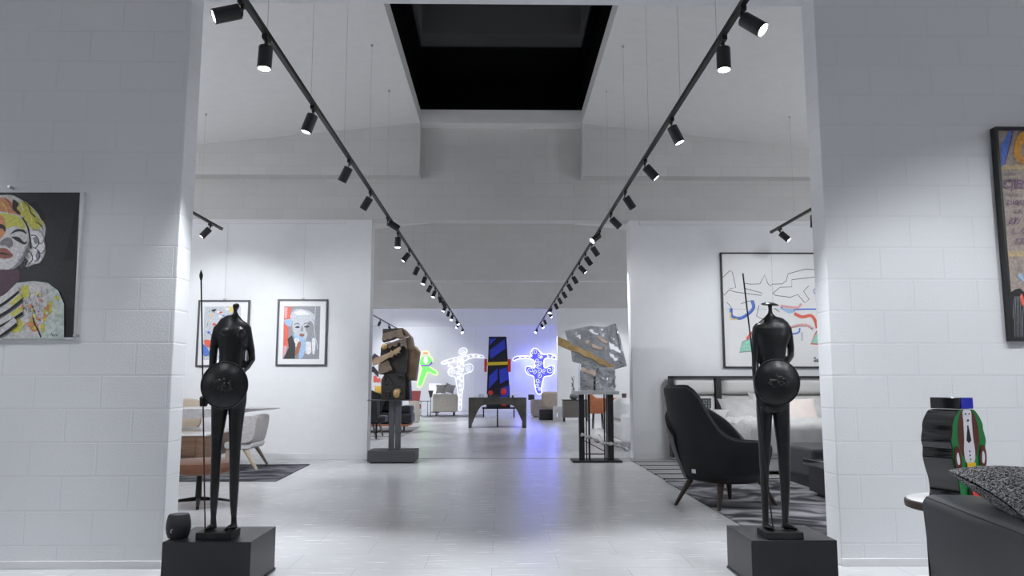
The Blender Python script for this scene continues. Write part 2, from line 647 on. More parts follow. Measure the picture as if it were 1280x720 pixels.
# wall 1 (nearest cross wall) left, right, lintel
struct('wall_front_left', MB().bx(-HW, Y1, 0, XL, Y1b, 4.3), 'painted_block', bevel=.006)
struct('wall_front_right', MB().bx(XR, Y1, 0, HW, Y1b, 4.3), 'painted_block', bevel=.006)


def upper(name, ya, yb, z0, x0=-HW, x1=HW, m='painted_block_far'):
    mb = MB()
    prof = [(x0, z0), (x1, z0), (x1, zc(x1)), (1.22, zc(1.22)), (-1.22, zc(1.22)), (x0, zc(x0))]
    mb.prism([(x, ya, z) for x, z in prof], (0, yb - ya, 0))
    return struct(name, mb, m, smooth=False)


mb = MB()
mb.bx(XL, Y1, ZL1, XR, Y1b, 4.3)
prof = [(-HW, 4.3), (HW, 4.3), (HW, zc(HW) + .04), (1.22, zc(1.22)), (-1.22, zc(1.22)), (-HW, zc(HW) + .04)]
mb.prism([(x, Y1, z) for x, z in prof], (0, Y1b - Y1, 0))
struct('wall_front_top', mb, 'painted_block', smooth=False)
# wall 2
E2 = 1.95
struct('wall_middle_left', MB().bx(-HW, Y2, 0, -E2, Y2b, ZL), 'plaster', bevel=.004)
struct('wall_middle_right', MB().bx(E2, Y2, 0, HW, Y2b, ZL), 'plaster', bevel=.004)
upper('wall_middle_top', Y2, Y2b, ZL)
for nm, sx in (('trim_1', -1), ('trim_2', 1)):
    mb = MB()
    pr = [(sx * 1.22, 4.19), (sx * HW, 4.19), (sx * HW, zc(HW)), (sx * 1.22, zc(1.22))]
    mb.prism([(x, Y2 - .24, z) for x, z in pr], (0, .24, 0))
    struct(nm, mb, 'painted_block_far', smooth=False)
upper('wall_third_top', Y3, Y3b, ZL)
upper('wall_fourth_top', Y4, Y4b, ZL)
struct('wall_fourth_right', MB().bx(1.83, Y4, 0, HW, Y4b, ZL), 'plaster', bevel=.004)
struct('wall_back', MB().bx(-HW, YB, 0, HW, YB + .2, 4.6), 'plaster', smooth=False)
upper('trim_3', YB - .35, YB, ZL, m='plaster')
struct('wall_left', MB().bx(-HW - .2, YF, 0, -HW, YB, 4.6), 'plaster', smooth=False)
struct('wall_right', MB().bx(HW, YF, 0, HW + .2, YB, 4.6), 'plaster', smooth=False)
struct('wall_rear', MB().bx(-HW, YF - .2, 0, HW, YF, 5.3), 'plaster', smooth=False)
# ceiling with the skylight well over the first bay
ZT = 5.21
mb = MB()
for sx in (-1, 1):
    x0, x1 = sx * 1.22, sx * (HW + .2)
    mb.hexa([(x0, YF, 5.0), (x1, YF, zc(x1)), (x1, YB + .2, zc(x1)), (x0, YB + .2, 5.0), (x0, YF, ZT), (x1, YF, zc(x1) + .2), (x1, YB + .2, zc(x1) + .2), (x0, YB + .2, ZT)])
WY0, WY1 = 6.6, Y2 - .24
mb.bx(-1.22, YF, 5.0, 1.22, WY0, ZT)
mb.bx(-1.22, WY1, 5.0, 1.22, YB + .2, ZT)
struct('ceiling', mb, 'ceiling_paint', smooth=False)
sky = bpy.data.objects.new('window_1', None); COL.objects.link(sky); sky['kind'] = 'structure'; sky.location = (0, 9, ZT)
mb = MB()
mb.bx(-1.42, WY0 - .2, ZT, -1.24, WY1 + .2, ZT + .5).bx(1.24, WY0 - .2, ZT, 1.42, WY1 + .2, ZT + .5).bx(-1.24, WY0 - .2, ZT, 1.24, WY0, ZT + .5).bx(-1.24, WY1, ZT, 1.24, WY1 + .2, ZT + .5)
mb.build('window_frame', 'void_black', sky, smooth=False)
g = bpy.data.materials.new('night_glass'); g.use_nodes = True
gb = g.node_tree.nodes['Principled BSDF']
gb.inputs['Base Color'].default_value = (.01, .011, .014, 1); gb.inputs['Roughness'].default_value = .06; gb.inputs['Transmission Weight'].default_value = .6; gb.inputs['Specular IOR Level'].default_value = .1
M['night_glass'] = g
MB().bx(-1.42, WY0 - .2, ZT + .5, 1.42, WY1 + .2, ZT + .512).build('window_glass', 'night_glass', sky, smooth=False)

# small trims: skirtings, threshold, picture rails
struct('baseboard_left', MB().bx(-HW, Y2 - .015, 0, -E2, Y2, .09), 'white_trim', bevel=.004)
struct('baseboard_right', MB().bx(E2, Y2 - .015, 0, HW, Y2, .09), 'white_trim', bevel=.004)
struct('baseboard_back', MB().bx(-HW, YB - .02, 0, HW, YB, .08), 'white_trim')
struct('trim_5', MB().bx(-E2, Y2 + .12, 0, E2, Y2 + .15, .004), 'grey_strip')
mb = MB()
for x in (-4.2, -2.62, -1.05, .52, 2.1, 3.6):
    mb.bx(x - .012, YB - .006, 0.08, x + .012, YB, ZL)
struct('trim_6', mb, 'white_trim')
for nm, xa, xb in (('trim_7', -HW, -E2 - .4), ('trim_8', E2 + .15, HW)):
    struct(nm, MB().bx(xa, Y2 - .02, ZL - .07, xb, Y2, ZL - .02), 'white_trim', bevel=.004)
# foot strip of the near wall (bare board at floor)
struct('baseboard_front_right', MB().bx(XR, Y1 - .012, 0, HW, Y1, .045), 'white_trim', bevel=.003)
struct('baseboard_front_left', MB().bx(-HW, Y1 - .012, 0, XL, Y1, .045), 'white_trim', bevel=.003)

# ------------------------------------------------------------------ track lights
ZTR = 3.27
DZT = ZTR - CAM.z


def spot_light(name, loc, direc, power, size_deg=55, blend=.6, col=(1, .985, .97), rad=.035, parent=None):
    l = bpy.data.lights.new(name, 'SPOT')
    l.energy = power
    l.spot_size = math.radians(size_deg)
    l.spot_blend = blend
    l.shadow_soft_size = rad
    l.color = col
    o = bpy.data.objects.new(name, l)
    COL.objects.link(o)
    o.rotation_mode = 'QUATERNION'
    if parent is not None:
        o.parent = parent
        o.location = loc
    else:
        o.location = loc
        o.rotation_quaternion = Vector(direc).to_track_quat('-Z', 'Y')
    return o


LCOL = (.925, .96, 1.0)
spot_proto = None
lamp_mesh = {}


def lamp(loc, direc, label, group, power, size=58):
    global spot_proto
    d = Vector(direc).normalized()
    if spot_proto is None:
        t = thing('track_spotlight', label, 'spotlight', loc, 0, group)
        MB().bx(-.016, -.045, -.032, .016, .045, -.004).cyl((0, 0, -.03), (0, 0, -.055), .011, n=10).build('adapter', 'black_metal', t, world=False, bevel=.002)
        yk = MB().tube([(0, 0, 0), (.018, 0, -.012), (.03, 0, -.03), (.03, 0, -.06)], .005, 8).build('yoke', 'black_metal', t, world=False)
        h = MB().lathe([(.03, -.012), (.043, -.014), (.044, -.02), (.044, -.165), (.041, -.168), (.039, -.163), (.0385, -.155), (.001, -.1545)], n=28).build('housing', 'black_satin', t, world=False, angle=30)
        le = MB().lathe([(.0005, -.1575), (.036, -.1575), (.037, -.161), (.03, -.164), (.001, -.166)], n=24).build('lens', 'lens', h, world=False)
        spot_proto = t
    else:
        t = dup(spot_proto, loc, label=label, group=group)
    dd = {c.name.split('.')[0]: c for c in t.children}
    for nm in ('yoke', 'housing'):
        dd[nm].location = (0, 0, -.05)
    ang = math.atan2(d.y, d.x)
    dd['yoke'].rotation_euler = (0, 0, ang + PI / 2)
    h = dd['housing']
    h.rotation_mode = 'QUATERNION'
    h.rotation_quaternion = d.to_track_quat('-Z', 'Y')
    h.location = Vector((0, 0, -.062)) - d * .0
    if power:
        spot_light('spot_beam', Vector(loc) + Vector((0, 0, -.062)) + d * .185, d, power, size, col=LCOL)
    return t


def track(name, label, x, ya, yb, wires):
    t = thing('lighting_track', label, 'lighting track', (x, ya, ZTR))
    MB().bx(-.0175, 0, 0, .0175, yb - ya, .032).build('rail', 'black_metal', t, world=False, bevel=.002)
    for e0 in (-.004, yb - ya - .03):
        MB().bx(-.02, e0, -.003, .02, e0 + .034, .035).build('end_cap', 'black_metal', t, world=False, bevel=.003)
    for y in wires:
        m_ = MB().cyl((0, y - ya, .03), (0, y - ya, zc(x) - ZTR), .0016, n=6)
        m_.cyl((0, y - ya, zc(x) - ZTR - .025), (0, y - ya, zc(x) - ZTR), .012, .016, n=10)
        m_.build('suspension_wire', 'wire', t, world=False)
    return t


XTL, XTR = -1.49, 1.41
track('t', 'long black light track hanging left of the skylight', XTL, 1.2, 31.3, [3.0, 4.75, 5.9, 7.2, 8.6, 10, 13, 15, 17, 20, 22.5, 24.5, 27, 29, 31])
track('t', 'long black light track hanging right of the skylight', XTR, 1.2, 31.3, [3.0, 4.85, 5.9, 7.2, 8.6, 10, 13, 15, 17, 20, 22.5, 24.5, 27, 29, 31])


def ytrack(py):
    for_y = ray(626, py)
    return DZT * for_y.y / for_y.z


LEFT = [(3, (-.9, -.38, -.42)), (47, (.0, -.12, -1)), (134, (-.32, -.1, -1)), (201, (-.5, .12, -1)), (240, (-.62, .15, -1)), (272, (.86, .38, -.5)), (291, (0, -.15, -1)), (312, (-.75, -.1, -1)), (329, (-.5, .2, -1)),
        (342, (-.3, -.2, -1)), (353, (-.5, 0, -1)), (360, (-.3, -.25, -1)), (367, (.3, .2, -1)), (373, (.45, .4, -1)), (380, (-.5, -.3, -1)), (386, (-.3, .2, -1)), (392, (-.2, -.5, -1)), (399, (.5, -.4, -.8)), (404, (-.5, -.5, -.7)), (410.5, (0, -.6, -.6))]
RIGHT = [(8, (.62, -.5, -.72)), (45, (-.03, -.12, -1)), (147, (.42, -.12, -1)), (199, (.85, -.1, -1)), (238, (.7, .2, -1)), (266, (.95, .0, -1)), (288, (-.75, -.4, -.65)), (303, (.7, .2, -1)), (316, (.75, .2, -1)), (328, (.9, -.1, -1)),
         (341, (.6, .1, -1)), (351, (.6, .1, -1)), (361, (.6, .1, -1)), (369, (.5, 0, -1)), (376, (.5, .1, -1)), (383, (-.3, -.5, -.8)), (388, (.6, -.2, -1)), (397, (.4, .2, -1)), (403, (.5, -.4, -.8)), (410.5, (-.4, -.6, -.6))]
PW = 62
for i, (py, d) in enumerate(LEFT):
    lamp((XTL, ytrack(py), ZTR), d, 'black cylinder spotlight, %s from the near end of the left long track' % ORD[i], 'spotlights on the left long track', {1: 185, 5: 150}.get(i, PW), 72 if i == 1 else 58)
for i, (py, d) in enumerate(RIGHT):
    lamp((XTR, ytrack(py), ZTR), d, 'black cylinder spotlight, %s from the near end of the right long track' % ORD[i], 'spotlights on the right long track', {0: 100, 1: 185}.get(i, PW), 72 if i == 1 else 58)

# short side tracks of the first bay (their far ends show past the near wall)
track('t', 'short black light track ending above the framed prints at left', -3.98, 6.2, 10.98, [6.6, 8.4, 10.2])
track('t', 'short black light track ending above the bed at right', 3.93, 6.2, 11.1, [6.6, 8.4, 10.2])
lamp((-3.98, 10.55, ZTR), (-.75, -.25, -.95), 'black spotlight at the far end of the short left track', 'spotlights on the short side tracks', 90)
lamp((3.93, 10.75, ZTR), (.7, -.4, -.8), 'lit black spotlight at the far end of the short right track', 'spotlights on the short side tracks', 70)
lamp((3.93, 9.55, ZTR), (.05, .25, -1), 'black spotlight hanging straight down second on the short right track', 'spotlights on the short side tracks', 80)
# far side tracks
track('t', 'distant black light track seen above the bronze block sculpture', -4.05, 12.6, 30.5, [13, 17, 21, 25, 29])
for i, y in enumerate((13.2, 16.5, 19.4, 21.8, 24, 26.2, 28.2, 30)):
    lamp((-4.05, y, ZTR), (-.5 if i % 2 else .4, .5, -1), 'small black spotlight, %s along the distant left track' % ORD[i], 'spotlights on the distant left track', 75)

# lamps of the same tracks that hang outside the picture: beams only
for x, y, d, p, sz in [
    (-3.98, 8.6, (.0, .95, -.50), 150, 60), (-3.98, 7.4, (.42, .95, -.52), 150, 60), (-3.98, 6.6, (-.3, .2, -1), 70, 70),
    (3.93, 8.2, (0, .95, -.45), 95, 60), (3.93, 7.0, (-.45, .95, -.5), 70, 60), (3.93, 6.4, (.0, -.1, -1), 60, 70),
    (4.0, 13.5, (-.5, .7, -.9), 90, 70), (4.0, 16.5, (-.5, .7, -.9), 110, 70), (4.0, 20, (-.5, .7, -.9), 110, 70), (4.0, 22.5, (-.3, .9, -.6), 110, 70),
    (4.0, 27, (-.5, .7, -.9), 90, 70), (4.0, 30, (-.4, .9, -.6), 90, 70),
    (-5.8, 15, (.3, .8, -.9), 120, 80), (-5.8, 20, (.3, .8, -.9), 120, 80), (-5.8, 25, (.3, .8, -.9), 140, 80), (-4.6, 30, (.3, .95, -.4), 150, 80),
]:
    spot_light('spot_beam', (x, y, ZTR - .2), d, p, sz, col=LCOL)
# the near bay's own lamps, behind and beside the camera, aimed at the near wall
for x, y, d, p, sz in [
    (-4.3, 2.4, (.1, .82, -.7), 60, 60), (-2.5, 2.4, (-.05, .75, -.9), 26, 60),
    (3.9, 2.2, (-.28, .8, -.78), 105, 60), (2.6, 2.3, (0, .75, -.9), 70, 58),
    (1.2, 1.5, (.15, .75, -.85), 14, 75), (-1.2, 1.5, (-.15, .75, -.85), 14, 75),
]:
    spot_light('spot_beam', (x, y, ZTR), d, p, sz, col=LCOL)


def glow(x, y, z, p, r=.25):  # added fill light without a fixture, lifts the ambient level from out of view
    l = bpy.data.lights.new('ambient_fill', 'POINT')
    l.energy = p
    l.shadow_soft_size = r
    l.color = LCOL
    o = bpy.data.objects.new('ambient_fill', l)
    COL.objects.link(o)
    o.location = (x, y, z)


for sx in (-1, 1):
    glow(sx * 6.0, 8.2, 2.9, 58)
    glow(sx * 6.0, 15, 2.7, 32)
    glow(sx * 6.2, 22, 2.7, 32)
    glow(sx * 6.2, 29, 2.9, 40)
    glow(sx * 6.2, .5, 2.6, 28)


# ------------------------------------------------------------------ flat art helpers
class Art:
    """polygons painted on one sheet facing -Y at depth Y (pixel coords in, world geometry out)"""

    def __init__(s, Y, conv):
        s.Y = Y; s.conv = conv; s.mb = MB(); s.mats = []; s.k = 0

    def mi(s, m):
        if m not in s.mats: s.mats.append(m)
        return s.mats.index(m)

    def poly(s, m, pts, smooth=False, lay=True):
        if lay: s.k += 1
        if smooth:
            pts = [(p.x, p.y) for p in catmull([(a, b, 0) for a, b in pts], True, 5)]
        q = [P(*s.conv(a, b), s.Y - .00022 * s.k) for a, b in pts]
        s.mb.add(q, [list(range(len(q)))], s.mi(m))
        return s

    def line(s, m, pts, wd, smooth=True, closed=False):
        s.k += 1
        if smooth and len(pts) > 2:
            pts = [(p.x, p.y) for p in catmull([(a, b, 0) for a, b in pts], closed, 4)]
        if closed: pts = pts + [pts[0]]
        L, R = [], []
        for i, p in enumerate(pts):
            a = Vector(pts[max(i - 1, 0)]); b = Vector(pts[min(i + 1, len(pts) - 1)])
            t = (b - a)
            t = t.normalized() if t.length > 1e-6 else Vector((1, 0))
            n = Vector((-t.y, t.x)) * wd / 2
            L.append((p[0] + n.x, p[1] + n.y)); R.append((p[0] - n.x, p[1] - n.y))
        lv = [P(*s.conv(a, b), s.Y - .00022 * s.k) for a, b in L]
        rv = [P(*s.conv(a, b), s.Y - .00022 * s.k) for a, b in R]
        N = len(lv)
        s.mb.add(lv + rv, [[i, i + 1, N + i + 1, N + i] for i in range(N - 1)], s.mi(m))
        return s

    def build(s, name, parent):
        return s.mb.build(name, s.mats, parent, smooth=False, recalc=False)


def crop(x0, y0, sc):
    return lambda a, b: (x0 + a / sc, y0 + b / sc)


def frame_bars(mb, x0, z0, x1, z1, yf, yb, t):
    mb.bx(x0, yf, z0, x1, yb, z0 + t).bx(x0, yf, z1 - t, x1, yb, z1).bx(x0, yf, z0 + t, x0 + t, yb, z1 - t).bx(x1 - t, yf, z0 + t, x1, yb, z1 - t)
    return mb


def wobble(m, n, seed, w, h):
    rnd = random.Random(seed)
    return [(rnd.uniform(0, w), rnd.uniform(0, h)) for _ in range(n)]


# --- left near painting: portrait print under acrylic
Y = Y1 - .035
a = P(101, 239, Y); b_ = P(95, 424, Y)
x1p = (a.x + b_.x) / 2; zt, zb = a.z, b_.z
t = thing('portrait_print', 'pop-art portrait of a blonde woman on charcoal under clear acrylic, cut by picture edge', 'picture', (x1p - .55, Y1, zb))
MB().bx(x1p - 1.1, Y, zb, x1p, Y1 - .001, zt).build('panel', 'acrylic', t, bevel=.003)
A = Art(Y - .001, crop(0, 230, 3.6))
A.poly('a_char', [(-320, 38), (360, 38), (330, 690), (-320, 690)])
A.poly('a_char2', [(345, 110), (300, 290), (286, 350), (335, 340)])
A.poly('a_char2', [(300, 560), (334, 556), (325, 690), (288, 690)])
A.poly('a_hair', [(-200, 130), (-120, 60), (0, 50), (60, 52), (110, 80), (150, 110), (190, 160), (205, 200), (200, 250), (205, 300), (185, 350), (150, 362), (115, 372), (100, 330), (-200, 330)], True)
A.poly('a_yel', [(70, 95), (110, 78), (150, 115), (195, 165), (185, 195), (150, 205), (125, 180), (105, 150)], True)
A.poly('a_org', [(-40, 70), (15, 62), (45, 75), (80, 110), (95, 140), (50, 140), (0, 135)], True)
A.poly('a_blk', [(60, 70), (85, 90), (75, 110), (92, 130), (80, 135), (58, 108)], True)
A.poly('a_blk', [(140, 90), (165, 75), (180, 110), (205, 150), (190, 165), (165, 120)], True)
A.poly('a_plum', [(-60, 350), (78, 380), (80, 470), (60, 520), (-60, 560)], True)
A.poly('a_skin', [(-130, 150), (-60, 120), (40, 130), (95, 150), (115, 200), (128, 250), (132, 290), (115, 330), (80, 370), (30, 385), (-50, 370), (-110, 300)], True)
A.poly('a_yel', [(-60, 130), (40, 135), (95, 155), (112, 205), (70, 190), (20, 200), (-60, 190)], True)
A.poly('a_org', [(-70, 150), (5, 140), (25, 190), (20, 225), (-20, 260), (-70, 220)], True)
A.poly('a_grey', [(118, 290), (130, 255), (132, 295), (112, 335), (82, 366), (40, 384), (78, 355)], True)
A.poly('a_blk', [(45, 228), (70, 205), (105, 205), (120, 225), (95, 214), (70, 216)], True)
A.poly('a_blk', [(52, 238), (85, 240), (108, 262), (122, 256), (112, 272), (85, 262)], True)
A.poly('a_blk', [(-30, 185), (5, 180), (25, 195), (22, 215), (10, 200), (-20, 200)], True)
A.poly('a_shade', [(0, 262), (30, 240), (52, 248), (56, 275), (40, 288), (25, 275), (5, 275)], True)
A.poly('a_lip', [(-30, 300), (10, 288), (35, 295), (58, 322), (30, 335), (-10, 330)], True)
A.poly('a_blk', [(-20, 312), (15, 308), (50, 322), (15, 316)], True)
A.poly('a_wht', [(135, 210), (170, 215), (195, 240), (200, 290), (185, 345), (155, 355), (130, 350), (150, 300), (140, 250)], True)
for q in [[(150, 245), (165, 240), (172, 262), (158, 270)], [(160, 320), (175, 300), (182, 325), (168, 345)]]:
    A.poly('a_grey', q, True)
A.line('a_blk', [(100, 150), (125, 195), (135, 250), (138, 290)], 7)
for pl, c_, wd in [([(150, 205), (178, 210), (198, 240), (186, 268), (166, 258)], 'a_grey', 4), ([(140, 232), (160, 232), (176, 262), (160, 288)], 'a_blk', 4), ([(196, 250), (204, 285), (188, 312), (168, 302)], 'a_shade', 5),
                   ([(150, 285), (172, 300), (176, 335), (156, 350)], 'a_blk', 3.5), ([(122, 300), (140, 312), (146, 340), (128, 362)], 'a_blk', 4), ([(178, 318), (190, 335), (178, 356)], 'a_grey', 4), ([(108, 330), (122, 345), (116, 366)], 'a_blk', 4),
                   ([(160, 170), (180, 182), (196, 205)], 'a_blk', 3.5), ([(110, 82), (128, 100), (138, 128), (160, 150)], 'a_blk', 4), ([(80, 60), (104, 66), (140, 92)], 'a_blk', 3), ([(128, 92), (160, 84), (186, 100)], 'a_blk', 3), ([(150, 110), (182, 116), (206, 138)], 'a_blk', 3),
                   ([(20, 62), (42, 84), (60, 120)], 'a_lip', 5), ([(-10, 72), (16, 92), (34, 128)], 'a_ylw', 4), ([(150, 128), (176, 150), (190, 178)], 'a_hair', 4), ([(120, 100), (134, 130), (146, 168)], 'a_ylw', 3.5), ([(60, 58), (90, 80), (104, 118)], 'a_wht', 4)]:
    A.line(c_, pl, wd)
rnd = random.Random(4)
A.k += 1
for k in range(190):
    u = rnd.random(); x = 132 - 70 * u * rnd.random(); y = 262 + 112 * u + rnd.uniform(-12, 10); r = rnd.uniform(1, 2.4)
    if x < 128 and y < 380: A.poly('a_shade', [(x + r * math.cos(q), y + r * math.sin(q)) for q in (0, 1.25, 2.5, 3.8, 5.0)], lay=False)
A.k += 1

A.poly('a_mint', [(75, 445), (150, 436), (215, 445), (262, 480), (288, 540), (288, 695), (-180, 695), (-180, 560), (20, 500)], False)
A.poly('a_skin', [(75, 447), (150, 440), (205, 450), (240, 470), (205, 560), (190, 690), (-180, 690), (-180, 560), (10, 520)], False)
for c_, q in [('a_yel', [(95, 470), (125, 455), (130, 490), (105, 520)]), ('a_yel', [(130, 620), (150, 600), (162, 640), (140, 660)]), ('a_yel', [(215, 540), (235, 530), (230, 580), (208, 590)]), ('a_org', [(120, 625), (160, 622), (175, 650), (150, 665)]),
              ('a_yel', [(40, 630), (80, 600), (100, 650), (60, 670)]), ('a_org', [(200, 560), (225, 545), (205, 610), (195, 620)]), ('a_yel', [(180, 640), (200, 630), (195, 670)])]:
    A.poly(c_, q, True)
rnd = random.Random(21)
A.k += 1
for k in range(150):
    x = rnd.gauss(150, 30); y = rnd.gauss(560, 34); r = rnd.uniform(1.2, 3.2)
    if 95 < x < 235 and 470 < y < 660:
        A.poly('a_shade', [(x + r * math.cos(q), y + r * math.sin(q)) for q in (0, 1.05, 2.1, 3.14, 4.2, 5.2)], lay=False)
A.k += 1
A.line('a_blk', [(148, 600), (156, 630), (172, 660), (184, 690)], 6)
for k in range(26):
    x = rnd.uniform(100, 270); y = rnd.uniform(470, 670); r = rnd.uniform(4, 11)
    A.poly(rnd.choice(['a_yel', 'a_yel', 'a_org', 'a_mint', 'a_ylw']), [(x + r * rnd.uniform(.5, 1.2) * math.cos(q), y + r * rnd.uniform(.5, 1.2) * math.sin(q)) for q in (0, .9, 1.8, 2.7, 3.6, 4.5, 5.4)], True)
for k, (p0, p1, p2) in enumerate([((-60, 560), (10, 520), (80, 465)), ((-60, 600), (20, 560), (95, 500)), ((-50, 640), (20, 610), (98, 560)), ((-40, 690), (20, 650), (70, 610))]):
    A.line('a_blk', [(p0[0], p0[1] + 8), (p1[0], p1[1] + 10), (p2[0], p2[1] + 14)], 30)
    A.line('a_skin', [p0, p1, p2], 25)
    if k in (1, 2): A.line('a_yel', [(p1[0] + 30, p1[1] - 18), (p2[0], p2[1])], 18, False)
A.line('a_blk', [(228, 682), (233, 672), (236, 684), (243, 676), (246, 683), (252, 674), (256, 684), (262, 678)], 2.2)
A.build('print', t)
for px_, py_ in ((12, 236), (94, 422)):
    q = P(px_, py_, Y)
    MB().cyl((q.x, Y - .012, q.z + .012), (q.x, Y1 - .002, q.z + .012), .009, n=14).build('standoff', 'steel', t)

# --- right near painting: lettered collage in a black frame
Y = Y1 - .06
p0 = P(1247, 158, Y); p1 = P(1262, 426, Y)
xl = (p0.x + p1.x) / 2
t = thing('collage_painting', 'tan lettered collage in black box frame cut by the right picture edge', 'picture', (xl + .5, Y1, p1.z))
zt, zb = p0.z, p1.z
frame_bars(MB(), xl, zb, xl + 1.0, zt, Y, Y1 - .004, .018).build('frame', 'frame_black', t, bevel=.002)
MB().bx(xl + .018, Y + .02, zb + .018, xl + .98, Y1 - .01, zt - .018).build('canvas', 'a_tan', t)
A = Art(Y + .018, crop(1235, 145, 2.483))
# crop coords: x 0..112 in view, beyond to ~620
A.poly('a_tan2', [(40, 152), (520, 140), (520, 160), (41, 168)])
A.poly('a_tan2', [(54, 420), (520, 410), (520, 440), (55, 436)])
A.poly('a_blue', [(40, 90), (70, 40), (76, 44), (52, 150), (42, 160)])
A.poly('a_orn', [(112, 48), (150, 60), (170, 100), (150, 150), (108, 150), (84, 130), (82, 90), (95, 60)], True)
A.poly('a_tan', [(125, 75), (145, 85), (150, 110), (135, 130), (108, 125), (104, 95)], True)
A.line('a_violet', [(80, 46), (52, 150)], 2.5, False)
A.poly('a_blk', [(62, 575), (70, 548), (84, 538), (100, 535), (125, 560), (160, 585), (200, 640), (220, 688), (69, 688)])
for x in range(66, 112, 6):
    A.line('a_grey', [(x + 6, 685), (x + 6, 620), (x + 2 + (x * 7) % 11, 560)], 1.6)
A.poly('a_red', [(100, 560), (106, 552), (112, 575), (106, 590)], True)
A.poly('a_sky', [(92, 496), (104, 488), (112, 512), (100, 506)], True)
A.build('print', t)


def write(name, items, m, parent):
    """items: (text, size, (x,y,z), shear) on a plane facing -Y, one mesh"""
    for txt, size, loc, sh in items:
        mb = MB()
        me, _, _ = text_mesh2(txt, size, sh)
        vs = [Vector((v.co.x + loc[0], loc[1] - v.co.z, v.co.y + loc[2])) for v in me.vertices]
        mb.add(vs, [list(p.vertices) for p in me.polygons])
        bpy.data.meshes.remove(me)
        mb.build(name, m, parent, smooth=False)


def text_mesh2(txt, size, shear):
    cu = bpy.data.curves.new('lettering', 'FONT')
    cu.body = txt; cu.size = size; cu.shear = shear; cu.extrude = .0003; cu.resolution_u = 3
    o = bpy.data.objects.new('lettering', cu)
    COL.objects.link(o)
    dg = bpy.context.evaluated_depsgraph_get()
    dg.update()
    me = bpy.data.meshes.new_from_object(o.evaluated_get(dg))
    bpy.data.objects.remove(o)
    return me, None, None


def at(cx, cy, Yd=None):
    q = P(1235 + cx / 2.483, 145 + cy / 2.483, Yd)
    return (q.x, q.y, q.z)


YD = Y + .018 - .012
write('lettering', [('CJEL', .075, at(50, 222, YD), .15), ('37/', .06, at(62, 335, YD), .3), ('L. O.S.', .055, at(76, 365, YD), .2), ('OS', .055, at(86, 396, YD), .1), ('2,1963', .045, at(56, 275, YD), .2),
                    ('o.wali p.', .045, at(48, 46, YD), .1)], 'a_violet', t)
write('lettering', [('collana', .032, at(46, 182, YD), 0), ('stupidi', .032, at(50, 200, YD), 0), ('ti fusta', .034, at(52, 246, YD), 0), ('1.16', .05, at(80, 146, YD), .1), ('sub', .04, at(84, 300, YD), .1), ('SL', .04, at(90, 480, YD), .1)], 'a_shade', t)


# --- framed prints on the middle wall, left
def framed(label, xa, ya, xb, yb, Yw):
    c0 = P(xa, ya, Yw - .03); c1 = P(xb, yb, Yw - .03)
    tt = thing('framed_print', label, 'picture', ((c0.x + c1.x) / 2, Yw, c1.z), 0, 'framed prints on the left white wall')
    frame_bars(MB(), c0.x, c1.z, c1.x, c0.z, Yw - .035, Yw - .003, .026).build('frame', 'frame_grey', tt, bevel=.003)
    MB().bx(c0.x + .02, Yw - .018, c1.z + .02, c1.x - .02, Yw - .006, c0.z - .02).build('mat_board', 'paper_white', tt)
    xm = (c0.x + c1.x) / 2
    h = MB().bx(xm - .02, Yw - .02, c0.z, xm + .02, Yw - .004, c0.z + .02)
    h.cyl((xm, Yw - .012, c0.z + .015), (xm, Yw - .012, ZL - .03), .0015, n=6)
    h.build('hanging_wire', 'wire', tt)
    return tt


Yw = Y2
t = framed('black framed comic-style print hanging behind the left warrior sculpture', 248, 375, 309, 458.5, Yw)
A = Art(Yw - .0185, crop(240, 360, 6.55))
A.poly('a_light', [(103, 152), (400, 152), (396, 590), (88, 590)])
rnd = random.Random(3)
cols = ['a_wht', 'a_ylw', 'a_sky', 'a_grey', 'a_blue', 'a_red', 'a_wht', 'a_blk', 'a_ochre']
for k in range(46):
    x = rnd.uniform(100, 390); y = rnd.uniform(155, 575); r = rnd.uniform(8, 24)
    A.poly(rnd.choice(cols), [(min(396, max(98, x + r * math.cos(q) * rnd.uniform(.5, 1.3))), min(588, max(154, y + r * .6 * math.sin(q) * rnd.uniform(.5, 1.3)))) for q in (0, 1.05, 2.1, 3.14, 4.2, 5.2)], True)
for k in range(26):
    x = rnd.uniform(108, 380); y = rnd.uniform(160, 570)
    A.line('a_blk', [(x, y), (x + rnd.uniform(-20, 20), y + rnd.uniform(-14, 14)), (x + rnd.uniform(-26, 10), y + rnd.uniform(-16, 20))], 2.2)
A.poly('a_red', [(104, 425), (165, 435), (168, 480), (130, 482), (104, 460)], True)
A.poly('a_blue', [(92, 460), (135, 510), (138, 545), (112, 555), (92, 545)], True)
A.poly('a_ylw', [(300, 152), (345, 152), (330, 205), (310, 200)])
A.build('print', t)
t = framed('black framed torn-poster portrait of a fair-haired woman, right of the warrior sculpture', 347.2, 374, 407.5, 457.5, Yw)
A = Art(Yw - .0185, crop(340, 365, 7.2))
A.poly('a_grey', [(110, 128), (436, 128), (424, 604), (96, 604)])
A.poly('a_red', [(112, 135), (175, 135), (165, 240), (130, 265), (150, 330), (145, 480), (100, 590), (104, 300)])
A.poly('a_pink', [(112, 140), (140, 135), (135, 230), (115, 240)])
A.poly('a_pink', [(105, 480), (140, 490), (120, 560), (100, 580)])
A.poly('a_light', [(165, 215), (190, 170), (240, 150), (300, 160), (360, 185), (380, 225), (370, 250), (300, 225), (235, 235), (190, 265), (170, 245)], True)
A.poly('a_wht', [(200, 190), (250, 165), (300, 175), (340, 200), (290, 205), (240, 210)], True)
A.poly('a_light', [(190, 260), (235, 232), (300, 222), (360, 245), (378, 300), (372, 370), (345, 430), (300, 445), (240, 420), (200, 375), (182, 320)], True)
A.poly('a_grey', [(300, 330), (340, 260), (375, 300), (370, 370), (345, 430), (305, 440), (320, 380)], True)
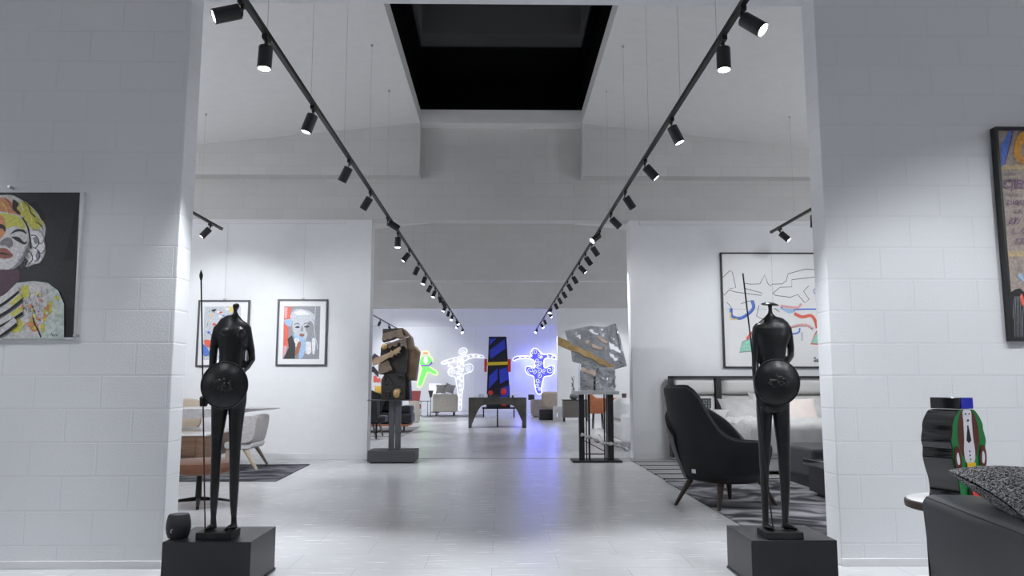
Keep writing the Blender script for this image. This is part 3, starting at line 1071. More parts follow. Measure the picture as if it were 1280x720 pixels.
A.poly('a_blk', [(205, 318), (235, 305), (250, 320), (225, 325)], True)
A.poly('a_blk', [(288, 312), (320, 300), (335, 314), (310, 322)], True)
A.line('a_blk', [(200, 295), (225, 282), (250, 292)], 6)
A.line('a_blk', [(285, 290), (315, 278), (345, 290)], 6)
A.poly('a_grey', [(255, 345), (272, 300), (282, 345), (270, 358)], True)
A.poly('a_lip', [(245, 382), (268, 374), (292, 384), (280, 402), (255, 398)], True)
A.poly('a_sky', [(115, 250), (175, 250), (170, 310), (120, 290)], True)
A.poly('a_sky', [(190, 380), (260, 400), (300, 430), (305, 500), (280, 580), (240, 600), (250, 500), (215, 430)], True)
A.poly('a_wht', [(200, 420), (240, 420), (250, 470), (230, 520), (205, 470)], True)
A.poly('a_brn', [(235, 450), (262, 460), (240, 540), (205, 570), (210, 530)], True)
A.poly('a_blk', [(140, 420), (180, 390), (210, 470), (205, 600), (105, 600), (150, 500)])
A.poly('a_wht', [(305, 445), (350, 450), (355, 540), (330, 565), (302, 550)])
A.poly('a_wht', [(360, 425), (390, 430), (385, 545), (365, 550)], True)
A.line('a_wht', [(392, 132), (385, 230), (378, 300), (388, 400), (405, 470), (410, 520)], 5)
A.build('print', t)

# --- large drawing on the middle wall, right
Yw = Y2
c0 = P(900.5, 315.5, Yw - .04); c1 = P(905, 460, Yw - .04)
xa = (c0.x + c1.x) / 2; xb = xa + 2.1
t = thing('large_drawing', 'large white drawing of black lines and coloured bands in thin black frame above bed', 'picture', ((xa + xb) / 2, Yw, c1.z))
frame_bars(MB(), xa, c1.z, xb, c0.z, Yw - .05, Yw - .003, .022).build('frame', 'frame_black', t, bevel=.002)
MB().bx(xa + .02, Yw - .03, c1.z + .02, xb - .02, Yw - .006, c0.z - .02).build('canvas', 'canvas_white', t)
A = Art(Yw - .0305, crop(895, 310, 4.643))
A.line('a_light', [(322, 28), (330, 330)], 3, False)
A.line('a_light', [(48, 354), (700, 356)], 3, False)
for pl in [[(40, 170), (82, 130), (95, 140), (115, 230), (85, 235), (80, 245), (110, 255), (260, 275), (268, 262), (170, 235)], [(40, 260), (48, 275), (62, 258), (80, 240)],
           [(158, 203), (200, 210), (255, 208), (283, 155), (300, 205), (318, 222), (326, 210), (385, 208), (408, 190), (418, 150), (520, 122), (640, 128)], [(330, 262), (372, 228), (440, 226), (440, 184), (640, 160)],
           [(330, 262), (345, 275), (430, 286), (475, 270), (515, 318), (540, 298), (508, 250), (538, 220)], [(250, 332), (235, 395), (275, 415)], [(340, 350), (368, 372)], [(498, 488), (500, 538)]]:
    A.line('a_blk', pl, 3.2, False)
A.line('a_blue', [(88, 350), (92, 395), (140, 408), (190, 380), (218, 345), (208, 305)], 19)
A.line('a_ylw', [(84, 375), (86, 412), (128, 412)], 9)
A.line('a_blk', [(62, 315), (88, 345), (94, 395), (140, 410), (192, 382), (222, 345), (212, 305), (145, 324)], 3)
A.line('a_pink', [(375, 335), (420, 342), (475, 345), (495, 322)], 14)
A.line('a_blue', [(375, 345), (430, 366), (470, 356), (600, 355)], 8)
A.poly('a_sky', [(380, 350), (440, 355), (460, 370), (420, 378)], True)
A.line('a_red', [(455, 380), (500, 400), (550, 392), (575, 420), (588, 465)], 18)
A.line('a_pink', [(430, 462), (480, 448), (530, 448), (565, 470)], 14)
A.line('a_blk', [(430, 468), (480, 455), (530, 455), (562, 474)], 2.5)
A.line('a_red', [(178, 530), (205, 495), (235, 470)], 14)
A.poly('a_green', [(135, 605), (155, 545), (200, 525), (300, 520), (300, 590)])
A.line('a_grey', [(300, 520), (200, 525), (155, 545), (135, 605), (300, 590)], 6, False)
A.line('a_blue', [(440, 500), (480, 490), (486, 465)], 9)
A.poly('a_green', [(550, 560), (580, 490), (640, 480), (700, 560)])
A.line('a_red', [(700, 565), (550, 556), (582, 488), (600, 470)], 7, False)
A.line('a_blue', [(590, 225), (565, 250), (590, 278)], 4)
for x in range(8):
    A.poly('a_blk', [(568 + x * 9, 650 - (x % 3) * 3), (574 + x * 9, 650 - (x % 3) * 3), (574 + x * 9, 662), (568 + x * 9, 662)])
A.poly('a_blk', [(568, 632), (578, 632), (578, 636), (568, 636)])
A.poly('a_blk', [(568, 640), (582, 640), (582, 644), (568, 644)])
A.build('print', t)

# ------------------------------------------------------------------ pedestals and warrior sculptures
ZP = .245


def pedestal(label, pA, pB, yf, yb):
    xa = G(pA, 677.5, ZP).x; xb = G(pB, 677.5, ZP).x
    o = MB().bx(xa, yf, .012, xb, yb, ZP).bx(xa - .006, yf - .006, 0, xb + .006, yb + .006, .012).build('display_pedestal', 'pedestal_black', None, bevel=.0025)
    tag(o, label, 'pedestal', 'low black pedestals flanking the doorway')
    return o


yf = G(313, 677.5, ZP).y; yb = G(343, 658, ZP).y
pedestal('low black box pedestal under the left warrior and small speaker', 203.5, 313.8, yf, yb)
pedestal('low black box pedestal under the right flat-hatted warrior', 941.8, 1050.7, yf, yb)


def plinth_pts(xl, xr, pyf, pyb):
    z = ZP + .038
    return G(xl, pyf, z), G(xr, pyf, z), G(xr, pyb, z)


def leg(mb, pts, Y0, s, dy=0, squash=1.0):
    """pts: (px_left, px_right, py)"""
    path = []; rad = []
    for a, b, y in pts:
        q = P((a + b) / 2, y, Y0 + dy)
        path.append(q); r = (b - a) / 2 * s
        rad.append((r, r * squash))
    mb.tube(path, rad, 16, side=(1, 0, 0))


def limb(mb, pts, s, n=14):
    """pts: (px,py,Y,rpx)"""
    mb.tube([P(a, b, y) for a, b, y, r in pts], [r * s for a, b, y, r in pts], n)


def shield_obj(parent, px, py, rpx, Y0, s):
    c = P(px, py, Y0)
    R = rpx * s
    mtx = Matrix.Rotation(PI / 2, 3, 'X')      # lathe axis z -> -y
    prof = [(.001, .034), (R * .25, .033), (R * .5, .028), (R * .75, .018), (R * .93, .006), (R * .955, .009), (R * .985, .008), (R, 0), (R * .98, -.008), (R * .75, .003), (R * .3, .016), (.001, .018)]
    sh = MB().lathe(prof, c, 56, mtx=mtx).build('shield', 'bronze_dark', parent)
    rb = MB()
    rnd = random.Random(int(px))
    for k in range(26):
        q = rnd.uniform(0, 2 * PI); rr = R * .42 * math.sqrt(rnd.random())
        z = .034 - .016 * (rr / R / .75) ** 2
        e = Vector((rr * math.cos(q), -z, rr * .55 * math.sin(q))) + c
        rb.ell(e, (rnd.uniform(.008, .017), .010, rnd.uniform(.005, .011)), 8, 6, mtx=Matrix.Rotation(rnd.uniform(0, 3), 3, 'Y'))
    for k in range(6):
        q = rnd.uniform(0, 2 * PI)
        e0 = Vector((rnd.uniform(-.3, .3) * R, -.033, rnd.uniform(-.18, .18) * R)) + c
        rb.tube([e0, e0 + Vector((.02 * math.cos(q), -.003, .02 * math.sin(q))), e0 + Vector((.04 * math.cos(q + .5), .003, .03 * math.sin(q + .5)))], .004, 6)
    rb.build('relief', 'bronze_relief', sh)
    return sh


def fist(mb, c, s, grip):
    """small closed hand round a vertical-ish shaft at c (world), grip = axis"""
    c = Vector(c)
    g = Vector(grip).normalized()
    mb.ell(c + Vector((.008, .012, 0)), (.016, .014, .026), 12, 8)
    for k in range(4):
        h = c + g * (.019 - .0125 * k)
        pts = [h + Vector((.016 * math.cos(q), .016 * math.sin(q) - .002, 0)) for q in [1.2 - j * .75 for j in range(6)]]
        mb.tube(pts, [.0072, .0074, .0072, .007, .0066, .006], 8)
    mb.tube([c + g * .02 + Vector((.012, .008, 0)), c + g * .03 + Vector((0, -.012, 0)), c + g * .024 + Vector((-.012, -.014, 0))], [.008, .0075, .006], 8)


# ---- left (female) warrior
YS = 4.50
S = (YS * math.cos(TILT)) / F
a, b, c = plinth_pts(244.2, 288.3, 666.2, 659.3)
xr = b.x
t = thing('warrior_sculpture', 'slender black bronze female warrior with round shield and upright spear, left of doorway', 'sculpture', ((a.x + b.x) / 2, YS, ZP), 0, 'black bronze warriors on the pedestals')
ybp = G(302.9, 659.3, ZP + .038).y
MB().bx(a.x, a.y, ZP, b.x, ybp, ZP + .038).build('plinth', 'plinth_stone', t, bevel=.003)
YS = (a.y + ybp) / 2 + .02
mb = MB()
# torso loft  (px_left, px_right, py)
tors = [(291.8, 296.4, 390), (290.5, 298.5, 393.5), (283, 303.5, 397), (275.5, 308.5, 401), (270.8, 312.3, 406.5), (268.8, 313.8, 412), (270.5, 312, 421), (273.5, 308, 432), (274.5, 306.5, 440), (274.5, 306, 450), (272, 306, 462), (268, 307, 475), (265.5, 308, 490), (265, 307.5, 502), (266, 306, 510)]
path = [P((l + r) / 2, y, YS) for l, r, y in tors]
dep = [.011, .013, .026, .034, .043, .05, .052, .05, .047, .046, .05, .056, .058, .055, .045]
mb.tube(path, [((r - l) / 2 * S, d) for (l, r, y), d in zip(tors, dep)], 28, side=(1, 0, 0))
for bx_, by_ in ((282.8, 415), (300.2, 415)):
    mb.ell(P(bx_, by_, YS - .036), (.030, .028, .027), 16, 10)
# head: small curved wedge
limb(mb, [(294, 392, YS, 2.3), (294.3, 388, YS, 2.3), (294.8, 384, YS - .004, 4.0), (295.2, 381.5, YS - .006, 4.3), (295.2, 380, YS - .006, 3.4)], S)
limb(mb, [(292, 381.5, YS - .006, 1.6), (296, 380.6, YS - .006, 2.2), (299, 382.4, YS - .004, 1.4)], S)
# hair ridge down the back of neck
# arms
limb(mb, [(276, 408, YS, 5.5), (272.5, 411, YS, 5.8), (269.2, 422, YS + .005, 5.2), (266.8, 440, YS + .012, 5.0), (266, 455, YS + .01, 4.5), (263, 470, YS - .01, 4.0), (260, 486, YS - .045, 3.5), (258, 498, YS - .08, 3.0), (256.5, 503, YS - .09, 3.0)], S)
limb(mb, [(303, 408, YS, 5.2), (308.5, 411, YS, 5.8), (310.8, 422, YS + .012, 5.0), (314, 438, YS + .03, 4.6), (314.8, 449, YS + .03, 4.4), (309, 458, YS - .02, 4.0), (300, 467, YS - .085, 3.4), (293, 473, YS - .115, 3.2)], S)
# legs
leg(mb, [(264.6, 286, 496), (264.6, 285.5, 508), (264.4, 283, 520), (264.4, 279.5, 540), (264.4, 276.5, 560), (263.8, 275.3, 585), (263.0, 273.8, 610), (262.9, 271.8, 630), (263.4, 270, 646), (263.0, 270.5, 655), (262.6, 271, 660.5)], YS + .01, S)
leg(mb, [(286, 308, 496), (286, 306.5, 508), (286.3, 304.5, 522), (286.7, 301.8, 545), (286.9, 300.2, 565), (287, 299, 590), (287, 298, 612), (287.6, 296.6, 632), (289, 295.6, 646), (289, 296, 655), (288.5, 296.5, 660.5)], YS + .01, S)
zf = ZP + .038
for fx, tx in ((266.5, 257.5), (292.5, 282)):
    h = P(fx, 660, YS + .012); q = P(tx, 663, YS - .05)
    h.z = zf + .016; q.z = zf + .010
    m_ = (h + q) / 2; m_.z = zf + .016
    mb.tube([h + Vector((.006, .014, 0)), h, m_, q, q + (q - m_) * .18], [(.012, .013), (.017, .017), (.018, .014), (.016, .009), (.008, .006)], 14, side=(0, 1, 0))
    for k in range(4):
        o_ = Vector((.004 * k - .004, -.009 + .008 * k, -.002))
        mb.tube([q + o_ * .8, q + o_ + (q - m_) * .32], [.0048, .0035], 6)
spear_b = P(256.6, 661.5, YS - .075); spear_b.z = zf
spear_t = P(251.4, 346, YS - .10)
fist(mb, spear_b.lerp(spear_t, .50), S, spear_t - spear_b)
body = mb.build('body', 'bronze_dark', t, remesh=.0045, smoothit=5)
shield_obj(t, 280.6, 481.5, 28.4, YS - .135, S)
mb = MB()
mb.cyl(spear_b, spear_t, .0042, n=10)
sp = mb.build('spear', 'spear_wood', t)
d = (spear_t - spear_b).normalized()
MB().tube([spear_t - d * .02, spear_t, spear_t + d * .012, spear_t + d * .04], [(.005, .005), (.010, .005), (.0105, .005), (.001, .001)], 8, side=(1, 0, 0)).build('spear_head', 'spear_black', sp)

# ---- right (flat-hatted) warrior
a, b, c = plinth_pts(958.9, 1005.0, 665.8, 658.6)
ybp = G(945.3, 658.6, ZP + .038).y
t = thing('warrior_sculpture', 'slender black bronze warrior with flat brimmed hat, round shield and slanting spear', 'sculpture', ((a.x + b.x) / 2, (a.y + ybp) / 2, ZP), 0, 'black bronze warriors on the pedestals')
MB().bx(a.x, a.y, ZP, b.x, ybp, ZP + .038).build('plinth', 'plinth_stone', t, bevel=.003)
YS = (a.y + ybp) / 2 + .02
mb = MB()
tors = [(960.6, 965, 387), (959.8, 966, 392), (955.5, 970, 396), (948.5, 979, 400), (943.5, 985.5, 405), (941.3, 989, 411), (943, 987.5, 420), (948, 983.5, 432), (950, 981.5, 445), (950, 980.5, 458), (948.5, 981.5, 470), (946.5, 984, 484), (945.5, 986, 498), (946, 985.5, 508), (947.5, 984, 515)]
path = [P((l + r) / 2, y, YS) for l, r, y in tors]
dep = [.012, .014, .02, .03, .04, .047, .051, .05, .047, .045, .048, .053, .055, .052, .042]
mb.tube(path, [((r - l) / 2 * S, d) for (l, r, y), d in zip(tors, dep)], 28, side=(1, 0, 0))
limb(mb, [(962.8, 389, YS, 2.2), (962.6, 384, YS - .004, 2.6), (962.4, 380.5, YS - .004, 3)], S)
limb(mb, [(949, 407, YS, 5.2), (946, 411, YS, 5.6), (944.4, 422, YS + .004, 5.0), (944, 440, YS + .006, 4.3), (944, 455, YS + .0, 4.2), (944.3, 470, YS - .03, 3.8), (945.5, 484, YS - .065, 3.4), (946.5, 491, YS - .085, 3.3)], S)
limb(mb, [(979, 407, YS, 5.2), (984, 411, YS, 5.6), (986.5, 422, YS + .012, 4.9), (988.5, 436, YS + .025, 4.3), (988.2, 445, YS + .02, 4.1), (983.5, 452.5, YS - .03, 3.8), (977, 461, YS - .085, 3.4), (974, 466, YS - .115, 3.2)], S)
leg(mb, [(945.5, 966, 500), (945.8, 965.3, 512), (946.5, 964.5, 525), (947.8, 963.5, 545), (949, 962, 568), (950.3, 960.8, 595), (951.6, 960.6, 622), (952.6, 960.6, 640), (953, 961, 652), (952.8, 962, 660)], YS + .01, S)
leg(mb, [(966, 986.5, 500), (966.3, 986.5, 512), (967.5, 987, 530), (970.5, 987.2, 550), (973, 987.3, 575), (974.8, 987.4, 600), (976, 987, 622), (977.2, 986, 640), (977.5, 985.5, 652), (977, 986, 660)], YS + .01, S)
for fx, tx in ((957.5, 966), (982, 995)):
    h = P(fx, 660, YS + .012); q = P(tx, 663, YS - .05)
    h.z = zf + .016; q.z = zf + .010
    m_ = (h + q) / 2; m_.z = zf + .016
    mb.tube([h + Vector((-.006, .014, 0)), h, m_, q, q + (q - m_) * .18], [(.012, .013), (.017, .017), (.018, .014), (.016, .009), (.008, .006)], 14, side=(0, 1, 0))
    for k in range(4):
        o_ = Vector((-.004 * k + .004, -.009 + .008 * k, -.002))
        mb.tube([q + o_ * .8, q + o_ + (q - m_) * .32], [.0048, .0035], 6)
spear_b = P(966.6, 661.5, YS - .065); spear_b.z = zf
spear_t = P(928.6, 341.7, YS - .13)
hp = spear_b.lerp(spear_t, .525)
fist(mb, hp, S, spear_t - spear_b)
mb.build('body', 'bronze_dark', t, remesh=.0045, smoothit=5)
hc = P(962.4, 380.2, YS - .006)
MB().lathe([(.001, .010), (.02, .009), (.032, .006), (.046, .001), (.049, -.003), (.046, -.006), (.03, -.004), (.012, -.006), (.001, -.006)], hc, 32, mtx=(Matrix.Rotation(.10, 3, 'Y') @ Matrix.Rotation(.05, 3, 'X'))).build('hat', 'bronze_dark', t)
shield_obj(t, 971.2, 477.8, 27.9, YS - .135, S)
MB().cyl(spear_b, spear_t, .0042, n=10).build('spear', 'spear_black', t)

# ---- small speaker on the left pedestal
q = G(220.5, 673, ZP)
t = thing('speaker', 'small dark grey barrel-shaped speaker on the left pedestal corner', 'speaker', (q.x, q.y + .02, ZP))
MB().lathe([(.04, 0), (.052, .004), (.060, .025), (.0645, .055), (.063, .085), (.056, .118), (.051, .126), (.046, .1265), (.044, .124)], (0, 0, 0), 40).build('body', 'speaker_cloth', t, world=False)
MB().lathe([(.0015, .1262), (.043, .1262), (.0445, .124), (.043, .122), (.001, .122)], (0, 0, 0), 32).build('top_panel', 'black_satin', t, world=False)
mb = MB()
mb.tube([(-.012, -.0645, .042), (-.014, -.0645, .05), (-.009, -.065, .055), (-.005, -.065, .053)], .0018, 6).tube([(-.016, -.064, .04), (-.01, -.0645, .038)], .0016, 6)
mb.build('emblem', 'paper_white', t, world=False)

# ------------------------------------------------------------------ sofa, pillow, side table, painted sculpture (right foreground)
so = Vector((1.725, 3.27, 0)); th = math.radians(10)
t = thing('sofa', 'dark grey leather sofa seen from behind in the bottom right corner', 'sofa', so, -th)
# local: +x = towards the seat, -y = towards the camera (along the back)


def rbox(x0, y0, z0, x1, y1, z1, r, k=5):
    """box with rounded profile along y"""
    mb = MB()
    ring = []
    for cx, cz, a0 in ((x1 - r, z0 + r * .3, -90), (x1 - r, z1 - r, 0), (x0 + r, z1 - r, 90), (x0 + r, z0 + r * .3, 180)):
        rr = r if cz > (z0 + z1) / 2 else r * .3
        for i in range(k + 1):
            an = math.radians(a0 + 90 * i / k)
            ring.append((cx + rr * math.cos(an), cz + rr * math.sin(an)))
    rings = []
    e = min(r * .7, .03)
    cxm, czm = (x0 + x1) / 2, (z0 + z1) / 2
    for y, ins in ((y0, e), (y0 + e * .3, e * .3), (y0 + e, 0), (y1 - e, 0), (y1 - e * .3, e * .3), (y1, e)):
        rings.append([(x + (ins if x < cxm else -ins), y, z + (ins if z < czm else -ins)) for x, z in ring])
    mb.rings(rings)
    return mb


rbox(0, -2.3, .06, .24, 0, .63, .045).build('backrest', 'leather_grey', t, world=False)
MB().tube([(.018, -2.28, .618), (.018, -.03, .618)], .0045, 8).tube([(.018, -.012, .08), (.018, -.012, .6)], .0045, 8).build('piping', 'leather_black', t, world=False)
rbox(.24, -2.3, .06, .95, 0, .28, .04).build('base', 'leather_grey', t, world=False)
rbox(.25, -1.14, .28, .97, -.02, .43, .06).build('seat_cushion', 'leather_grey', t, world=False)
rbox(.25, -2.28, .28, .97, -1.16, .43, .06).build('seat_cushion', 'leather_grey', t, world=False)
for y in (-.12, -2.15):
    for x in (.08, .85):
        MB().cyl((x, y, 0), (x, y, .065), .016, .02, n=14).build('leg', 'black_metal', t, world=False)
pA, pB, pC = P(1184, 588, 3.08), P(1272, 643, 2.62), P(1300, 585, 3.22)
e1 = (pB - pA).normalized(); e2 = (pC - pA); e2 = (e2 - e1 * e2.dot(e1)).normalized(); e3 = e1.cross(e2)
pm = Matrix((e1, e2, e3)).transposed()
pc = pA + e1 * .25 + e2 * .25
pil = MB().cushion(pc, (.50, .50, .15), pm, n=18).build('throw_pillow', 'pillow_weave', None, weld=True)
tag(pil, 'black and white woven cushion resting on the grey sofa back', 'cushion')

st = Vector((2.27, 3.86, 0))
t = thing('side_table', 'small round white-topped side table with dark rim behind the grey sofa', 'side table', st)
MB().lathe([(.001, .475), (.262, .475), (.275, .48), (.278, .5), (.276, .512), (.268, .515)], (0, 0, 0), 56).build('rim', 'walnut_dark', t, world=False)
MB().lathe([(.001, .512), (.266, .512), (.268, .517), (.264, .519), (.001, .519)], (0, 0, 0), 56).build('top', 'marble_white', t, world=False)
MB().lathe([(.17, 0), (.175, .012), (.03, .022), (.022, .05), (.022, .476)], (0, 0, 0), 32).build('pedestal_foot', 'black_metal', t, world=False)

# painted cut-out sculpture: flat outline extruded, front turned to the right
zb = .519
t = thing('painted_sculpture', 'glossy black wavy-sided block sculpture painted with a hatted figure in green coat', 'sculpture', (st.x - .06, st.y - .02, zb), math.radians(25))
t.scale = (.92, .92, .84)
# local: front faces -y ; half outline by (halfwidth, z)
sil = [(.125, 0), (.11, .02), (.098, .05), (.103, .12), (.125, .19), (.138, .25), (.133, .30), (.142, .345), (.128, .40), (.123, .44), (.10, .48), (.07, .512), (.046, .52)]
hatp = [(.048, .523), (.05, .59)]
dpt = .17
half = [(p.x, p.y) for p in catmull([(a, b, 0) for a, b in sil], False, 5)]
out = half + [(-x, z) for x, z in reversed(half)]
FY = -dpt / 2
MB().prism([(x, FY, z) for x, z in out], (0, dpt, 0)).build('body', 'gloss_black', t, world=False, bevel=.006, angle=50)
MB().bx(-.05, FY - .004, .523, .05, FY + dpt, .588).build('hat', ['gloss_black'], t, world=False, bevel=.004)


class LArt:
    def __init__(s, y): s.y = y; s.mb = MB(); s.mats = []; s.k = 0

    def poly(s, m, pts, smooth=True):
        s.k += 1
        if m not in s.mats: s.mats.append(m)
        if smooth: pts = [(p.x, p.y) for p in catmull([(a, b, 0) for a, b in pts], True, 5)]
        s.mb.add([(x, s.y - .0005 * s.k, z) for x, z in pts], [list(range(len(pts)))], s.mats.index(m))
        return s


L = LArt(FY - .0002)
ins = [(x * .97, z * .985 + .004) for x, z in out]
L.poly('p_green', ins, False)
L.poly('p_brown', [(-.028, .515), (-.06, .49), (-.082, .42), (-.085, .34), (-.06, .27), (-.035, .25), (.035, .25), (.06, .27), (.085, .34), (.082, .42), (.06, .49), (.028, .515)])
L.poly('p_white', [(-.03, .515), (-.034, .45), (-.036, .36), (-.044, .29), (-.036, .23), (0, .212), (.036, .23), (.044, .29), (.036, .36), (.034, .45), (.03, .515)])
L.poly('p_black', [(-.006, .43), (.006, .43), (.006, .415), (.02, .345), (0, .33), (-.02, .345), (-.006, .415)], False)
for z in (.285, .262, .24):
    L.poly('p_black', [(-.005, z), (0, z + .006), (.005, z), (0, z - .006)])
for x in (-.015, .015):
    L.poly('p_black', [(x - .007, .496), (x, .501), (x + .007, .496), (x, .491)])
L.poly('p_black', [(-.008, .458), (0, .465), (.008, .458), (0, .452)])
for sx in (-1, 1):
    L.poly('p_brown', [(sx * .07, .25), (sx * .088, .31), (sx * .112, .315), (sx * .127, .27), (sx * .12, .205), (sx * .095, .19), (sx * .075, .205)])
    L.poly('p_white', [(sx * .088, .225), (sx * .094, .275), (sx * .106, .28), (sx * .113, .25), (sx * .104, .215)])
L.poly('p_yellow', [(-.034, .222), (.034, .222), (.036, .11), (-.036, .11)], False)
L.poly('p_blue', [(.042, .19), (.09, .185), (.125, .17), (.1, .10), (.05, .09)], False)
L.poly('p_red', [(-.03, .11), (.04, .11), (.055, .015), (-.02, .015)], False)
L.poly('p_black', [(-.036, .10), (-.015, .10), (-.005, .015), (-.04, .015)], False)
L.mb.add([(-.048, FY - .0065, .525), (.048, FY - .0065, .525), (.048, FY - .0065, .586), (-.048, FY - .0065, .586)], [[0, 1, 2, 3]], L.mats.index('p_blue'))
L.mb.build('painted_front', L.mats, t, world=False, smooth=False, recalc=False)

# ------------------------------------------------------------------ rugs
xl_ = G(810, 589.3).x
o = MB().bx(xl_, 5.35, 0, 6.6, 8.95, .010).build('rug', 'rug_dark', None, bevel=.003)
tag(o, 'dark grey rug with pale leaf-like swirls under the black armchair', 'rug')
o = MB().bx(xl_ + .02, 9.02, 0, 6.8, Y2 - .2, .010).build('rug', 'rug_stripe', None, bevel=.003)
tag(o, 'pale striped rug with dark lines under the bed', 'rug')
fr = G(345, 602); bk = G(387, 581)
mb = MB()
mb.prism([(-6.8, fr.y, 0), (fr.x, fr.y, 0), (bk.x, bk.y, 0), (-6.8, bk.y, 0)], (0, 0, .01))
o = mb.build('rug', 'rug_left', None)
tag(o, 'charcoal mottled rug under the dining chairs at left', 'rug')

# ------------------------------------------------------------------ black lounge armchair
O = Vector((2.03, 7.15, 0))
t = thing('lounge_armchair', 'tall-backed black leather lounge chair with dark wooden legs at rug edge', 'armchair', O)


def shell(psi0, psi1, zbot, H, rad, thick, nu=40, nv=18):
    """curved upholstered wall; H(u)->top, rad(u, z)->outer radius"""
    mb = MB()
    rings = []
    for i in range(nu + 1):
        u = i / nu
        ps = math.radians(psi0 + (psi1 - psi0) * u)
        d = Vector((math.cos(ps), math.sin(ps), 0))
        top = H(u); zb_ = zbot(u)
        ring = []
        n = nv
        tk = thick * (1 - .55 * (abs(2 * u - 1) ** 10))
        for j in range(n + 1):
            z = zb_ + (top - zb_) * j / n
            ring.append(d * rad(u, z) + Vector((0, 0, z)))
        for k in (1, 2, 3):
            an = PI * k / 4
            ring.append(d * (rad(u, top) - tk / 2 + tk / 2 * math.cos(an)) + Vector((0, 0, top + tk / 2 * math.sin(an))))
        for j in range(n + 1):
            z = top - (top - zb_) * j / n
            ring.append(d * (rad(u, z) - tk) + Vector((0, 0, z)))
        rings.append(ring)
    mb.rings(rings)
    return mb


def lerp_tab(tab):
    """monotone cubic curve through the table"""
    X = [t_[0] for t_ in tab]; V = [t_[1] for t_ in tab]
    n = len(X)
    d = [(V[i + 1] - V[i]) / (X[i + 1] - X[i]) for i in range(n - 1)]
    m = [d[0]] + [0 if d[i - 1] * d[i] <= 0 else 2 * d[i - 1] * d[i] / (d[i - 1] + d[i]) for i in range(1, n - 1)] + [d[-1]]

    def f(x):
        x = min(max(x, X[0]), X[-1])
        for i in range(n - 1):
            if x <= X[i + 1]:
                h = X[i + 1] - X[i]; q = (x - X[i]) / h
                return ((2 * q ** 3 - 3 * q ** 2 + 1) * V[i] + (q ** 3 - 2 * q ** 2 + q) * h * m[i] + (-2 * q ** 3 + 3 * q ** 2) * V[i + 1] + (q ** 3 - q ** 2) * h * m[i + 1])
        return V[-1]
    return f


Hout = lerp_tab([(0, .90), (.04, 1.0), (.10, 1.045), (.29, 1.05), (.335, 1.0), (.395, .80), (.46, .655), (.55, .595), (.80, .565), (.92, .51), (1, .38)])
Rout = lerp_tab([(0, .44), (.3, .46), (.5, .41), (.8, .41), (1, .40)])
leanf = lerp_tab([(0, .16), (.3, .17), (.48, .05), (.75, .05), (1, .02)])


def rout(u, z):
    return Rout(u) * (.80 + .2 * min(1, max(0, (z - .26) / .22)) ** .6) + leanf(u) * max(0, z - .45)


shell(165, 350, lambda u: .25, Hout, rout, .055).build('outer_shell', 'fabric_black', t, world=False, angle=60)
Hin = lerp_tab([(0, .62), (.2, .78), (.42, .865), (.62, .85), (.82, .72), (.94, .58), (1, .5)])


def rin(u, z):
    return .37 + .15 * math.sin(min(1, max(0, (z - .24) / .6)) * PI * .55)


shell(192, 48, lambda u: .25, Hin, rin, .07).build('inner_shell', 'leather_black', t, world=False, angle=60)
mb = MB()
for ua in (.45, .62, .78):
    pts = []
    for j in range(10):
        z = .42 + (Hin(ua) - .42) * j / 9
        ps = math.radians(192 + (48 - 192) * ua)
        r_ = rin(ua, z) - .068
        pts.append(Vector((math.cos(ps) * r_, math.sin(ps) * r_, z)))
    mb.tube(pts, .004, 6)
pts = []
for i in range(41):
    u = i / 40
    ps = math.radians(192 + (48 - 192) * u)
    r_ = rin(u, Hin(u))
    pts.append(Vector((math.cos(ps) * r_, math.sin(ps) * r_, Hin(u) + .012)))
mb.tube(pts, .007, 8)
mb.build('piping', 'fabric_black', t, world=False)
pts = []
for i in range(49):
    u = i / 48
    ps = math.radians(165 + (350 - 165) * u)
    r_ = rout(u, Hout(u)) - .004
    pts.append(Vector((math.cos(ps) * r_, math.sin(ps) * r_, Hout(u) + .006)))
MB().tube(pts, .006, 8).build('edge_seam', 'leather_grey', t, world=False)
MB().lathe([(.001, .22), (.26, .22), (.33, .25), (.36, .3), (.36, .40), (.34, .43), (.28, .445), (.001, .45)], (0, 0, 0), 40).build('seat', 'leather_black', t, world=False)
fd = Vector((.78, .62, 0))
for k, (lx, ly) in enumerate([(1.575, 7.2), (1.86, 6.80), (2.16, 7.5), (2.46, 7.12)]):
    e = Vector((lx, ly, 0)) - O
    e.z = .010 if lx > xl_ else 0
    tp = Vector((e.x * .66, e.y * .66, .25))
    mb = MB().tube([e, e.lerp(tp, .5), tp, Vector((e.x * .45, e.y * .45, .27))], [(.016, .015), (.024, .021), (.036, .03), (.034, .024)], 12, side=(e.y, -e.x, 0))
    mb.build('leg', 'walnut_dark', t, world=False)
MB().lathe([(.2, .225), (.30, .228), (.325, .245), (.32, .262), (.2, .262)], (0, 0, 0), 40).build('seat_frame', 'walnut_dark', t, world=False)
ps = math.radians(214); r_ = rout(.265, .33) + .003
lp = Vector((math.cos(ps) * r_, math.sin(ps) * r_, .33))
mb = MB()
u_ = Vector((-math.sin(ps), math.cos(ps), 0)); n_ = Vector((math.cos(ps), math.sin(ps), 0))
mb.prism([lp - u_ * .022 + Vector((0, 0, -.017)), lp + u_ * .022 + Vector((0, 0, -.017)), lp + u_ * .022 + Vector((0, 0, .017)), lp - u_ * .022 + Vector((0, 0, .017))], n_ * .004)
mb.build('tag', 'a_light', t, world=False)

